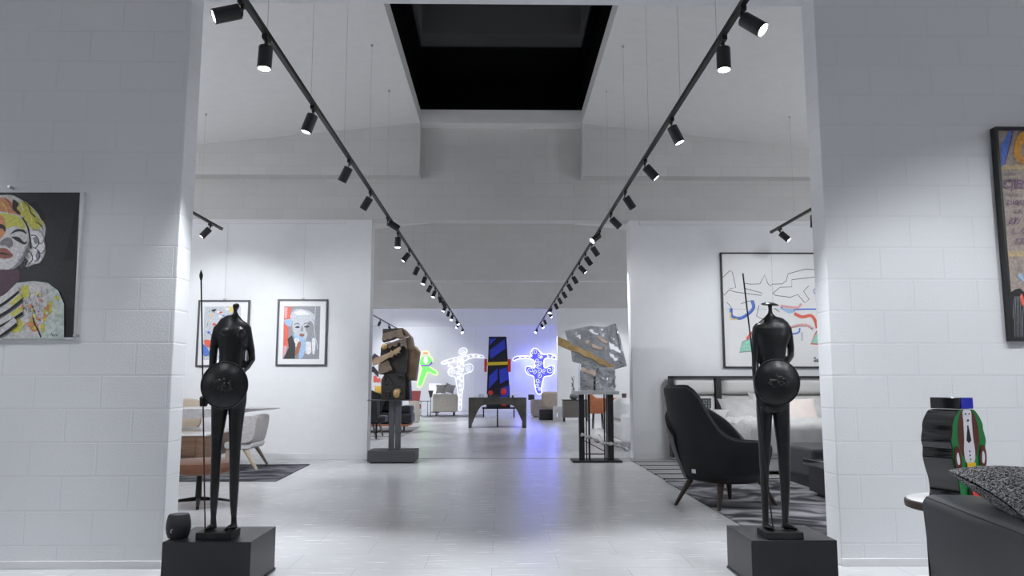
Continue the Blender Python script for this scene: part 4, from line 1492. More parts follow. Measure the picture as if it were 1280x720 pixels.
# ------------------------------------------------------------------ bed
t = thing('bed', 'upholstered bed with off-white headboard panels in black frame, below large drawing', 'bed', (3.9, Y2 - .1, 0))
HB = Y2 - .22
hx0 = P(837.5, 470, HB).x; hz = P(837.5, 470, HB).z; xm = P(897.5, 480, HB).x
hx1 = hx0 + 3.6
mb = MB()
mb.bx(hx0, HB - .03, hz - .035, hx1, HB + .15, hz).bx(hx0, HB - .03, .05, hx0 + .045, HB + .15, hz).bx(xm - .04, HB - .035, .05, xm + .04, HB + .1, hz).bx(hx1 - .045, HB - .03, .05, hx1, HB + .15, hz)
mb.build('headboard_frame', 'frame_black', t, bevel=.004)


def padded(x0, x1, z0, z1, y):
    return rbox_xz(x0, x1, z0, z1, y)


def rbox_xz(x0, x1, z0, z1, y, dep=.09):
    mb = MB()

    def fn(u, v):
        x = 2 * u - 1; z = 2 * v - 1
        h = max(0, (1 - abs(x) ** 12) * (1 - abs(z) ** 5)) ** .5
        return Vector((x0 + (x1 - x0) * u, y - h * dep, z0 + (z1 - z0) * v))
    mb.grid(fn, 36, 16)
    return mb


zsp = hz - .27
for xa_, xb_ in ((hx0 + .045, xm - .04), (xm + .04, hx1 - .045)):
    for za, zb_ in ((zsp, hz - .04), (.1, zsp - .01)):
        rbox_xz(xa_, xb_, za, zb_, HB + .06, .09).build('headboard_panel', 'offwhite_leather', t)
bx0, bx1 = 3.0, 4.95
by0, by1 = 9.45, HB - .04
MB().bx(bx0 + .05, by0 + .05, .05, bx1 - .05, by1, .2).build('bed_base', 'offwhite_leather', t, bevel=.02)
rb = MB()


def duv(u, v):
    x = bx0 + (bx1 - bx0) * u; y = by0 + (by1 - by0) * v
    e = min(u, 1 - u) * 2; e2 = v
    drop = 0
    z = .62 + .025 * math.sin(x * 9 + y * 4) * math.sin(y * 7) + .012 * math.sin(x * 23 + y * 11)
    return Vector((x, y, z))


# duvet with skirts on three sides: profile param
def duvet():
    mb = MB()
    n = 44

    def prof(s_):      # s in 0..1 across width -> (x, z)
        k = s_ * 2 - 1
        hw = (bx1 - bx0) / 2
        ln = abs(k) * (hw + .34)
        sg = 1 if k > 0 else -1
        if ln < hw - .08: return sg * ln, .62
        q = ln - (hw - .08)
        if q < .126:
            an = q / .08
            return sg * (hw - .08 + .08 * math.sin(an)), .54 + .08 * math.cos(an)
        return sg * (hw + .008), max(.2, .54 - (q - .126))
    cx_ = (bx0 + bx1) / 2

    def fn(u, v):
        x, z = prof(u)
        ly = (1 - v) * (by1 - by0 + .34)
        L0 = by1 - by0
        y = by1 - min(ly, L0)
        zz = z
        if ly > L0 - .08:
            q = ly - (L0 - .08)
            if q < .126:
                an = q / .08
                y = by0 + .08 - .08 * math.sin(an)
                zz = min(z, .54 + .08 * math.cos(an))
            else:
                y = by0
                zz = min(z, max(.2, .54 - (q - .126)))
        w_ = .022 * math.sin(x * 11 + y * 5 + math.sin(y * 6)) * math.sin(y * 8 + x * 2) + .01 * math.sin(x * 27 - y * 17)
        out_ = Vector((0, 0, 1)) if z > .58 and ly < L0 - .08 else Vector((1 if x > 0 else -1, 0, 0)) if z <= .58 and ly < L0 - .08 else Vector((0, -1, 0))
        return Vector((cx_ + x, y, zz)) + out_ * (w_ + (.02 * math.sin(y * 14) if z < .58 else 0))
    mb.grid(fn, n * 2, n * 2)
    return mb


duvet().build('duvet', 'bed_linen', t, solid=.02)
MB().bx(bx0 + .03, by0 + .03, .2, bx1 - .03, by1, .56).build('mattress', 'white_fabric', t, bevel=.04)


def pillow(label, px, py, Yp, size, tilt, rz, m, grp):
    c = P(px, py, Yp)
    mt = Matrix.Rotation(rz, 3, 'Z') @ Matrix.Rotation(tilt, 3, 'X')
    o_ = MB().cushion(c, size, mt, n=16).build('pillow', m, None, weld=True)
    return tag(o_, label, 'pillow', grp)


pillow('crumpled grey pillow at the left of the bed, seen left of the warrior shield', 925, 517, 11.0, (.56, .48, .18), math.radians(60), .1, 'pillow_grey', 'pillows on the bed')
pillow('plump grey pillow behind the warrior shield against the headboard', 962, 511, 11.06, (.56, .5, .18), math.radians(66), -.05, 'pillow_grey', 'pillows on the bed')
pillow('plain blush pink cushion leaning on the bed right of the warrior', 1000, 517, 10.75, (.52, .48, .18), math.radians(62), .05, 'pillow_blush', 'pillows on the bed')
pillow('grey pillow at the right side of the bed beside the wall edge', 1033, 516, 11.05, (.55, .45, .2), math.radians(60), -.2, 'pillow_grey', 'pillows on the bed')

# ottoman + low black table at the bed foot
q0 = G(990, 601); 
ox = P(992, 560, 8.6).x
t = thing('ottoman', 'dark grey upholstered bench at the foot of the bed', 'ottoman', (ox, 8.5, 0))
MB().bx(ox, 8.1, .12, ox + 1.3, 9.1, .42).build('seat', 'leather_grey', t, bevel=.03)
mb = MB()
MB().bx(ox + .05, 8.15, .01, ox + 1.25, 9.05, .12).build('plinth_base', 'black_metal', t)
q = P(1016, 575, 7.6)
t = thing('coffee_table', 'low glossy black block table in front of the dark bench', 'coffee table', (q.x, 7.5, 0))
MB().bx(q.x, 7.15, .30, q.x + .9, 7.85, .36).build('top', 'gloss_black', t, bevel=.004)
MB().bx(q.x + .03, 7.2, .05, q.x + .87, 7.8, .30).build('body', 'black_satin', t, bevel=.004)
MB().bx(q.x + .08, 7.27, .01, q.x + .82, 7.73, .05).build('plinth_base', 'black_metal', t)

# perforated lantern/box beside the headboard
c0 = P(867, 508, HB - .25)
t = thing('bedside_cabinet', 'low pale cabinet hidden behind the black armchair beside the bed', 'cabinet', (c0.x + .1, HB - .25, 0))
zt_ = P(880, 512, HB - .25).z
MB().bx(c0.x - .12, HB - .48, .08, c0.x + .46, HB - .06, zt_).build('body', 'offwhite_leather', t, bevel=.01)
MB().bx(c0.x - .08, HB - .44, .01, c0.x + .42, HB - .1, .08).build('plinth_base', 'black_metal', t)
c1 = P(890, 497, HB - .25)
t = thing('lattice_lantern', 'small white lattice lantern with gridded front beside the headboard', 'lantern', ((c0.x + c1.x) / 2, HB - .25, zt_))
zz = P(880, 496.5, HB - .25).z
wd = c1.x - c0.x
frame_bars(MB(), c0.x, zt_, c1.x, zz, HB - .25, HB - .18, .012).build('frame', 'white_trim', t)
MB().bx(c0.x + .01, HB - .20, zt_ + .01, c1.x - .01, HB - .19, zz - .01).build('back_panel', 'paper_white', t)
mb = MB()
for k in range(1, 8):
    x = c0.x + wd * k / 8
    mb.bx(x - .006, HB - .246, zt_ + .01, x + .006, HB - .235, zz - .01)
for k in range(1, 5):
    z = zt_ + (zz - zt_) * k / 5
    mb.bx(c0.x + .01, HB - .243, z - .006, c1.x - .01, HB - .237, z + .006)
mb.build('lattice', 'base_grey', t)

# ------------------------------------------------------------------ left dining corner
# brown leather swivel chair
t = thing('swivel_chair', 'brown leather swivel chair on black star base beside the left jamb', 'chair', (P(249, 600, 7.28).x, 7.28, 0))
cx = 0
zs0, zs1 = P(249, 591, 7.28).z, P(249, 575, 7.28).z
mb = MB().lathe([(.001, zs0), (.26, zs0), (.31, zs0 + .02), (.325, zs0 + .06), (.31, zs1 - .015), (.26, zs1), (.001, zs1 + .008)], (0, 0, 0), 40)
mb.build('seat', 'leather_brown', t, world=False)
Hb = lerp_tab([(0, .5), (.2, .68), (.5, .76), (.8, .68), (1, .5)])
shell(155, 203, lambda u: zs0 + .05, Hb, lambda u, z: .33 + .08 * (z - .35), .05, 24, 8).build('backrest', 'leather_brown', t, world=False)
MB().cyl((0, 0, .04), (0, 0, zs0), .028, .024, n=16).build('post', 'black_metal', t, world=False)
for k in range(4):
    an = math.radians(20 + 90 * k)
    e = Vector((math.cos(an), math.sin(an), 0))
    MB().tube([e * .02 + Vector((0, 0, .055)), e * .16 + Vector((0, 0, .045)), e * .3 + Vector((0, 0, .018))], [(.02, .02), (.018, .013), (.014, .009)], 10, side=(-e.y, e.x, 0)).cyl(e * .29, e * .29 + Vector((0, 0, .012)), .014, n=10).build('star_leg', 'black_metal', t, world=False)

# walnut low cabinet with a white stone top
zA, zB = P(250, 543.5, 9.6).z, P(250, 573, 9.6).z
xr_ = P(257, 550, 9.6).x
t = thing('walnut_cabinet', 'low walnut cabinet with white stone top behind the brown chair', 'cabinet', (xr_ - .6, 10, 0))
MB().bx(xr_ - 1.3, 9.6, zB, xr_, 10.8, zA - .015).build('body', 'walnut', t, bevel=.004)
MB().bx(xr_ - 1.31, 9.59, zA - .015, xr_ + .01, 10.81, zA + .005).build('top', 'marble_white', t, bevel=.003)
for k in range(2):
    x0 = xr_ - .62 - k * .6
    MB().bx(x0, 9.588, zB + .03, x0 + .5, 9.6, zA - .04).build('drawer', 'walnut', t, bevel=.003)
for x in (xr_ - 1.2, xr_ - .1):
    for y in (9.72, 10.68):
        MB().cyl((x, y, .010), (x, y, zB), .016, .022, n=12).build('leg', 'black_metal', t)

# marble table: tapering wedge top on a drum
YT = 10.35
tipx = P(350, 510, YT).x
zt_ = P(350, 509.5, YT).z
t = thing('marble_table', 'grey marble table with pointed tapering top behind the left warrior', 'table', (tipx - 1.3, YT, 0))
mb = MB()
xs = [tipx - 3.6, tipx - .95, tipx - .45, tipx]
thk = [.13, .125, .06, .012]
wid = [.42, .42, .26, .02]
rings = []
for x, k, wd in zip(xs, thk, wid):
    rings.append([(x, YT - wd, zt_ - .004), (x, YT - wd + .01, zt_), (x, YT + wd - .01, zt_), (x, YT + wd, zt_ - .004), (x, YT + wd * .8, zt_ - k), (x, YT - wd * .8, zt_ - k)])
mb.rings(rings)
mb.build('top', 'marble', t, bevel=.004)
MB().lathe([(.30, .010), (.3, .03), (.12, .08), (.1, .3), (.14, zt_ - .13)], (tipx - 3.0, YT, 0), 32).build('base', 'marble', t)

# woven chair
YC = 10.35
bx_ = P(300, 560, YC).x
t = thing('woven_chair', 'beige woven-back dining chair with pale splayed wooden legs on left rug', 'chair', (bx_, YC, 0))
# side view facing left: backrest slab leaning right
pts = [P(x_, y_, YC - .24) for x_, y_ in [(306, 553), (316, 553), (323, 520), (313, 519)]]
mb = MB()
poly = catmull([P(299, 554, YC - .26), P(316.5, 552), ] if False else [P(x_, y_, YC - .27) for x_, y_ in [(307, 553.5), (311, 554), (315, 553), (318, 545), (321.3, 530), (321.8, 521), (319, 519.3), (314, 520.5), (312, 535)]], True, 4)
mb.prism(poly, (0, .52, 0))
mb.build('backrest', 'woven_beige', t, bevel=.015)
# the wrap-round side of the back that reaches forward to the left
mb = MB()
poly = catmull([P(x_, y_, YC - .29) for x_, y_ in [(286, 551), (300, 554), (312, 553), (317, 545), (320, 530), (320, 520.5), (310, 520), (303, 522), (298, 535), (290, 544)]], True, 4)
mb.prism(poly, (0, .035, 0))
mb.build('woven_side', 'woven_beige', t, bevel=.01)
mb = MB()
poly = catmull([P(x_, y_, YC - .26) for x_, y_ in [(281, 553), (290, 553), (305, 554.5), (315, 554), (315, 559), (308, 562), (292, 562), (281, 561)]], True, 4)
mb.prism(poly, (0, .52, 0))
mb.build('seat', 'white_fabric', t, bevel=.02)


def taper_leg(pa, pb, Ya, Yb, ra, rb, m, par, nm='leg'):
    A_ = P(*pa, Ya); B_ = P(*pb, Yb); B_.z = .010
    return MB().tube([A_, B_], [(ra, ra * .6), (rb, rb * .6)], 10, side=(1, 0, 0)).build(nm, m, par)


taper_leg((306, 560), (321, 588), YC - .22, 10.08, .035, .018, 'oak_pale', t)
taper_leg((316, 551), (335, 582), YC + .1, 10.72, .035, .016, 'oak_pale', t)
taper_leg((286, 560), (281, 588), YC - .22, 10.1, .035, .018, 'oak_pale', t)
taper_leg((288, 558), (285, 582), YC + .2, 10.72, .035, .016, 'oak_pale', t)

# beige chair behind the table and a white chair with dark wooden arm
c0 = P(240, 504, 11.1)
t = thing('dining_chair', 'beige rounded chair back showing above marble table at the left jamb', 'chair', (c0.x - .1, 11.1, 0))
zt_ = P(240, 499, 11.1).z
mb = MB()
xl2, xr2 = P(215, 505, 11.1).x, P(250.5, 505, 11.1).x
poly = catmull([(xl2, 11.05, .5), (xl2, 11.05, zt_ - .08), (xl2 + .06, 11.05, zt_), (xr2 - .08, 11.05, zt_), (xr2, 11.05, zt_ - .06), (xr2, 11.05, .5)], True, 4)
mb.prism(poly, (0, .06, 0)).build('backrest', 'beige_fabric', t, bevel=.015)
MB().bx(xl2, 10.86, .42, xr2, 11.2, .5).build('seat', 'white_fabric', t, bevel=.03)
for x in (xl2 + .04, xr2 - .04):
    for y in (10.91, 11.16):
        MB().cyl((x, y, 0), (x, y, .42), .013, .018, n=10).build('leg', 'oak_pale', t)
c0 = P(240, 530, 11.15)
# ------------------------------------------------------------------ bronze block sculpture (left of middle opening)
YA = 11.32
s1 = 11.3 * math.cos(TILT) / F
k7 = crop(455, 400, 7.2)


def pr(mb, pts, y0, y1, mi=0, cv=k7, smooth=False):
    q = [P(*cv(a, b), YA) for a, b in pts]
    q = [Vector((v.x, YA + y0, v.z)) for v in q]
    if smooth: q = catmull(q, True, 4)
    mb.prism(q, (0, y1 - y0, 0), mi)
    return mb


zb0 = P(490, 567, 11.05).z
t = thing('block_sculpture', 'bronze and iron block torso sculpture on twin posts and grey base, left', 'sculpture', (P(490, 570, 11.2).x, 11.3, 0))
xa, xb = P(459.2, 570, 11.02).x, P(518.8, 570, 11.02).x
ztb = P(490, 563.8, 11.02).z
MB().bx(xa, 11.02, .02, xb, 11.02 + .5, ztb).bx(xa + .03, 11.05, 0, xb - .03, 11.49, .02).build('base', 'base_grey', t, bevel=.004)
zpl = P(490, 499.5, YA).z
for l, r in ((486, 492.4), (494, 500.6)):
    xl2, xr2 = P(l, 530, YA - .05).x, P(r, 530, YA - .05).x
    MB().bx(xl2, YA - .05, ztb, xr2, YA + .03, zpl - .012).build('post', 'post_grey', t, bevel=.002)
x0, x1 = P(462, 499, YA).x, P(513, 499, YA).x
MB().bx(x0, YA - .2, zpl - .012, x1, YA + .22, zpl).build('plate', 'post_grey', t, bevel=.002)
mb = MB(); pr(mb, [(170, 715), (170, 540), (200, 490), (385, 475), (385, 715)], -.17, .16)
mb.build('lower_block', 'iron_dark', t, bevel=.006)
mb = MB(); pr(mb, [(385, 715), (385, 475), (412, 540), (420, 715)], -.1, .2)
mb.build('side_block', 'iron_dark', t, bevel=.004)
mb = MB(); pr(mb, [(150, 490), (165, 250), (250, 200), (410, 260), (400, 480), (290, 500)], -.14, .16)
mb.build('chest_block', 'iron_dark', t, bevel=.006)
mb = MB(); pr(mb, [(172, 200), (172, 82), (350, 74), (350, 140)], -.05, .16)
mb.build('top_plate', 'iron_dark', t, bevel=.003)
mb = MB(); pr(mb, [(178, 190), (185, 130), (350, 90), (372, 150), (395, 160), (325, 175), (310, 160), (275, 165), (260, 180), (225, 178), (215, 192)], -.19, .10)
pr(mb, [(180, 275), (190, 225), (240, 205), (300, 200), (390, 160), (405, 270), (370, 240), (350, 245), (345, 215), (325, 210), (315, 240), (290, 245), (270, 235), (250, 260), (225, 255)], -.20, .10)
mb.build('head_block', 'bronze_brown', t, bevel=.004)
mb = MB(); pr(mb, [(352, 74), (372, 88), (432, 155), (452, 262), (408, 272), (385, 160)], -.12, .17)
mb.build('head_side', 'bronze_brown', t, bevel=.004)
mb = MB(); pr(mb, [(408, 262), (470, 262), (498, 288), (465, 545), (420, 545), (372, 480)], -.1, .2)
mb.build('shoulder_block', 'bronze_rust', t, bevel=.006)
mb = MB(); pr(mb, [(408, 272), (440, 240), (470, 240), (498, 285), (465, 285)], -.08, .18)
mb.build('shoulder_cap', 'bronze_tan', t, bevel=.004)
mb = MB(); pr(mb, [(98, 375), (115, 350), (200, 320), (255, 295), (262, 275), (272, 290), (300, 270), (345, 245), (352, 270), (335, 285), (345, 305), (322, 300), (305, 325), (295, 310), (270, 345), (250, 340), (180, 385), (105, 415)], -.25, -.16)
mb.build('arm_bar', 'bronze_tan', t, bevel=.004)
mb = MB(); pr(mb, [(150, 490), (150, 405), (235, 362), (275, 450), (220, 475)], -.22, -.02)
mb.build('forearm_block', 'bronze_brown', t, bevel=.006)
A0 = P(*k7(190, 225), YA - .22); A1 = P(*k7(405, 150), YA - .18)
MB().cyl(A0, A1, .011, .008, n=12).build('rod', 'silver', t)
MB().ell(P(*k7(185, 240), YA - .21), (.045, .045, .045), 18, 12).build('ball', 'gold_patina', t)
mb = MB()
fc = P(*k7(293, 660), YA - .17)
mb.ell(fc, (.05, .035, .068), 16, 12).ell(fc + Vector((.004, -.034, -.004)), (.012, .02, .022), 10, 8).ell(fc + Vector((-.006, -.03, -.034)), (.018, .012, .007), 10, 6).ell(fc + Vector((-.018, -.03, .018)), (.014, .01, .008), 8, 6)
mb.ell(fc + Vector((.022, -.028, .02)), (.012, .01, .008), 8, 6).ell(fc + Vector((.03, -.01, .03)), (.03, .03, .04), 12, 8)
mb.build('mask', 'gold_patina', t)
mb = MB()
rnd = random.Random(5)
for k in range(26):
    a_, b_ = rnd.uniform(185, 375), rnd.uniform(500, 690)
    if abs(a_ - 293) < 60 and b_ > 590: continue
    mb.ell(P(*k7(a_, b_), YA - .172), (rnd.uniform(.015, .035), .015, rnd.uniform(.01, .03)), 8, 6)
mb.build('relief', 'iron_dark', t)

# ------------------------------------------------------------------ silver sculpture (right of middle opening)
YA = 11.30
k8 = crop(690, 395, 6.857)
t = thing('stand_table', 'tall black post stand with grey slab top and silver branch, right of opening', 'stand', (P(746, 574, 11.3).x, 11.3, 0))
x0, x1 = P(715.5, 574, 11.15).x, P(777, 574, 11.15).x
MB().bx(x0, 11.08, 0, x1, 11.50, .03).build('base_plate', 'black_metal', t, bevel=.003)
zs = P(745, 493.2, 11.12).z; zs2 = P(745, 489.0, 11.12).z
X0, X1 = P(717, 491, 11.12).x, P(774, 491, 11.12).x
MB().bx(X0, 11.1, zs, X1, 11.5, zs2).build('slab', 'slab_grey', t, bevel=.003)
for l, r in ((724, 730.5), (760, 767)):
    a_, b_ = P(l, 530, 11.2).x, P(r, 530, 11.2).x
    MB().bx(a_, 11.2, .03, b_, 11.3, zs).build('post', 'black_metal', t, bevel=.002)
for l, r in ((732.2, 733.6), (735.4, 737.6), (754.8, 756.4), (757.6, 758.8)):
    a_, b_ = P(l, 530, 11.24).x, P(r, 530, 11.24).x
    MB().bx(a_, 11.24, .03, b_, 11.26, zs).build('rod', 'black_metal', t)
mb = MB()
q0, q1 = P(731, 551, 11.25), P(757, 565, 11.25)
mb.cyl(q0, q1, .006, n=8)
q0, q1 = P(731, 567.5, 11.25), P(757, 567.5, 11.25)
mb.cyl(q0, q1, .009, n=8)
mb.build('brace', 'black_metal', t)
mb = MB()
pts = [P(x_, y_, 11.16) for x_, y_ in [(726, 543), (732, 545), (740, 548), (748, 552), (754, 554), (762, 554.5), (770, 556), (778, 559), (786, 563)]]
mb.tube(catmull(pts, False, 4), [.02 + .012 * math.sin(i * 1.3) for i in range(33)], 10)
mb.tube([P(748, 543, 11.16), P(755, 550, 11.16)], .006, 8)
mb.build('branch', 'silver_dark', t)

t = thing('metal_sculpture', 'torn silver sheet-metal torso sculpture with gold band on the black stand', 'sculpture', ((X0 + X1) / 2, 11.3, zs2))


def loop(pts, y, cv=k8):
    return [Vector((v.x, YA + y, v.z)) for v in (P(*cv(a, b), YA) for a, b in pts)]


outer = loop([(108, 130), (200, 110), (330, 85), (400, 92), (460, 95), (500, 78), (545, 62), (575, 160), (610, 300), (636, 430), (560, 452), (500, 470), (380, 505), (300, 440), (240, 410), (175, 390), (165, 330), (160, 260), (130, 200)], -.02)
holes = [loop([(312, 125), (335, 108), (355, 118), (365, 140), (395, 148), (405, 160), (375, 160), (345, 148)], -.02),
         loop([(200, 178), (225, 160), (243, 160), (247, 195), (235, 198), (222, 180)], -.02),
         loop([(487, 212), (505, 235), (530, 240), (545, 262), (565, 262), (580, 290), (600, 300), (595, 318), (570, 312), (545, 300), (520, 285), (500, 285), (488, 250)], -.02),
         loop([(490, 300), (510, 325), (530, 330), (540, 355), (568, 358), (560, 380), (535, 385), (520, 360), (495, 345)], -.02)]
sh = MB().prism(outer, (0, .05, 0), holes=holes).build('torn_sheet', 'silver', t, bevel=0)
mb = MB().prism(loop([(540, 64), (575, 160), (636, 430), (560, 452), (600, 380), (585, 300)], -.06), (0, .04, 0))
mb.build('folded_edge', 'silver', t, bevel=.004)
mb = MB().prism(loop([(50, 180), (150, 222), (158, 245), (215, 262), (260, 290), (330, 310), (350, 335), (420, 372), (470, 395), (530, 432), (520, 445), (480, 448), (440, 420), (400, 412), (330, 362), (270, 345), (220, 310), (165, 300), (48, 252)], -.075), (0, .05, 0))
mb.build('gold_band', 'brass_flat', t, bevel=.003)
mb = MB()
mb.prism(loop([(330, 235), (360, 245), (400, 262), (432, 270), (420, 292), (380, 282), (345, 272)], -.05), (0, .025, 0))
mb.prism(loop([(285, 215), (305, 205), (322, 225), (305, 245), (290, 238)], -.05), (0, .025, 0))
mb.prism(loop([(375, 170), (410, 175), (440, 200), (475, 225), (465, 240), (430, 222), (395, 195)], -.05), (0, .025, 0))
mb.prism(loop([(235, 440), (270, 445), (300, 470), (330, 458), (372, 490), (355, 520), (320, 495), (285, 490), (240, 470)], -.16), (0, .05, 0))
mb.build('copper_scrap', 'copper_pale', t, bevel=.003)
mb = MB().prism(loop([(232, 640), (230, 480), (240, 410), (380, 440), (348, 530), (348, 640)], -.15), (0, .28, 0))
mb.build('lower_block', 'silver', t, bevel=.005)
mb = MB().prism(loop([(362, 640), (362, 500), (400, 440), (505, 440), (530, 470), (530, 640)], -.14), (0, .27, 0))
mb.build('mask_block', 'silver_dark', t, bevel=.005)
mb = MB().prism(loop([(345, 638), (345, 450), (365, 450), (365, 638)], -.08), (0, .18, 0)); mb.build('core', 'black_metal', t)
mb = MB()
fc = loop([(478, 565)], -.14)[0]
mb.ell(fc, (.05, .04, .075), 16, 12).ell(fc + Vector((-.01, -.04, -.006)), (.013, .022, .024), 10, 8).ell(fc + Vector((-.012, -.036, -.04)), (.018, .012, .007), 10, 6).ell(fc + Vector((-.028, -.03, .018)), (.014, .01, .008), 8, 6).ell(fc + Vector((.012, -.035, .02)), (.014, .01, .008), 8, 6)
rnd = random.Random(11)
for k in range(26):
    a_, b_ = rnd.uniform(372, 520), rnd.uniform(480, 632)
    if abs(a_ - 478) < 34 and abs(b_ - 565) < 45: continue
    q = loop([(a_, b_)], -.142)[0]
    an = rnd.uniform(0, 6)
    mb.tube([q, q + Vector((.03 * math.cos(an), -.006, .03 * math.sin(an))), q + Vector((.05 * math.cos(an + .7), .004, .05 * math.sin(an + .7)))], .008, 6)
mb.build('mask', 'silver_dark', t)

# ------------------------------------------------------------------ central arched table with glass pieces
YT = 20.1
xa, xb = P(585.5, 530, YT).x, P(658, 530, YT).x
zt_ = P(620, 497.3, YT).z
t = thing('arched_table', 'dark metal table with arched side panels standing in the central aisle', 'table', ((xa + xb) / 2, YT, 0))
W_ = xb - xa


def arch(y0, y1):
    mb = MB()
    ax = [(0, 0), (.03 * W_, 0), (.075 * W_, .18), (.13 * W_, .36), (.19 * W_, .50), (.27 * W_, .58), (.5 * W_, .60)]
    cur = [(p.x, p.y) for p in catmull([(a, b, 0) for a, b in ax[1:]], False, 4)]
    pts = [(0, 0)] + cur + [(W_ - a, b) for a, b in reversed(cur)][1:] + [(W_, 0), (W_, zt_ - .02), (0, zt_ - .02)]
    mb.prism([(xa + a, y0, b) for a, b in pts], (0, y1 - y0, 0))
    return mb


arch(YT, YT + .05).build('arched_panel', 'dark_steel', t, smooth=False)
arch(YT + .85, YT + .90).build('arched_panel', 'dark_steel', t, smooth=False)
mb = MB().bx(xa, YT - .005, zt_ - .02, xb, YT + .905, zt_)
mb.build('top', 'black_satin', t, bevel=.003)
for fx in (.004, .936):
    xx = xa + W_ * fx
    MB().bx(xx, YT + .05, 0, xx + .06, YT + .85, .62).build('side_panel', 'dark_steel', t, smooth=False)
xm_ = (xa + xb) / 2
MB().bx(xm_ - .018, YT + .42, 0, xm_ + .018, YT + .46, zt_ - .02).build('leg', 'black_metal', t)
items = [(595, 3.5, 4.2, 'p'), (599.5, 3, 5.0, 'g'), (603.5, 2.6, 4.6, 'g'), (608, 3, 4.0, 'p'), (613, 2.6, 3.6, 'd'), (618, 3, 3.2, 'd'), (622.5, 2.6, 3.0, 'd'), (636, 3, 3.4, 'd'), (641, 2.6, 3.0, 'd')]
for i, (px_, wd, ht, kd) in enumerate(items):
    s2 = YT / F
    c = P(px_, 497, YT + .25)
    o_ = MB().lathe([(.001, 0), (wd * s2 * .36, 0), (wd * s2 * .5, ht * s2 * .3), (wd * s2 * .52, ht * s2 * .7), (wd * s2 * .46, ht * s2), (wd * s2 * .40, ht * s2), (wd * s2 * .44, ht * s2 * .6), (.001, ht * s2 * .15)], (c.x, YT + .25 + .12 * (i % 2), zt_), 16).build('glass_bowl', {'p': 'paper_white', 'g': 'glass_item', 'd': 'frame_grey'}[kd], None)
    tag(o_, 'small %s vessel, %s from left in the row on the arched table' % ({'p': 'white', 'g': 'pale glass', 'd': 'dark'}[kd], ORD[i]), 'vessel', 'vessels on the arched table')

# ------------------------------------------------------------------ tall painted column sculpture (abstract stand-in)
YK = 27.0
s3 = YK / F
t = thing('painted_column', 'tall abstract blue and black column sculpture with yellow band and red bars', 'sculpture', (P(621, 510, YK).x, YK, 0))
zpl = P(621, 509, YK).z
xa, xb = P(603, 509, YK).x, P(644, 509, YK).x


def zz_(py): return P(621, py, YK).z


def xx_(px): return P(px, 460, YK).x


MB().bx(xa, YK - .3, zpl - .05, xb, YK + .4, zpl).build('platform', 'black_metal', t, bevel=.004)
for x in (xa + .04, xb - .04):
    for y in (YK - .26, YK + .36):
        MB().cyl((x, y, 0), (x, y, zpl - .05), .015, n=10).build('leg', 'black_metal', t)
mb = MB()
mb.prism([(xx_(608), YK - .12, zpl), (xx_(638), YK - .12, zpl), (xx_(633), YK - .12, zz_(421)), (xx_(611), YK - .12, zz_(421))], (0, .3, 0))
mb.build('core', 'black_paint', t, bevel=.01)
for pts in ([(612, 438), (631, 424), (632, 436), (613, 449)], [(611.5, 470), (622, 460), (622, 474), (611, 486)], [(624, 462), (635, 459), (636, 474), (625, 480)], [(612, 424), (621, 423), (612, 432)], [(625, 486), (637, 481), (637.5, 494), (626, 500)]):
    MB().prism([(xx_(a_), YK - .15, zz_(b_)) for a_, b_ in pts], (0, .05, 0)).build('blue_facet', 'blue_paint', t, bevel=.004)
MB().prism([(xx_(a_), YK - .17, zz_(b_)) for a_, b_ in [(608.5, 453), (635, 452), (635, 456), (608.5, 457)]], (0, .08, 0)).build('yellow_band', 'yellow_paint', t, bevel=.006)
for pts in ([(605.5, 449), (609, 449), (608.5, 465), (605.5, 465)], [(634.5, 449), (638.5, 449), (638.5, 465), (635, 465)]):
    MB().prism([(xx_(a_), YK - .2, zz_(b_)) for a_, b_ in pts], (0, .12, 0)).build('red_bar', 'red_paint', t, bevel=.01)
for px_, py_, rx, rz_ in ((613.5, 491, .085, .085), (629.5, 489.5, .1, .13), (630, 504.5, .1, .1)):
    MB().ell((xx_(px_), YK - .17, max(zz_(py_), zpl + rz_)), (rx, .06, rz_), 18, 12).build('red_disc', 'red_paint', t)

# ------------------------------------------------------------------ neon figures on the back wall
YN = YB - .07


def spiral(cx, cy, r, turns, n, ph=0):
    return [(cx + r * (1 - .85 * i / n) * math.cos(ph + 2 * PI * turns * i / n), cy + r * (1 - .85 * i / n) * math.sin(ph + 2 * PI * turns * i / n)) for i in range(n + 1)]


def neon(mb, pts, cv, r, closed=False, dy=0, n=4):
    q = [P(*cv(a, b), YN + dy) for a, b in pts]
    q = catmull(q, closed, n)
    mb.tube(q, r, 6, closed=closed)


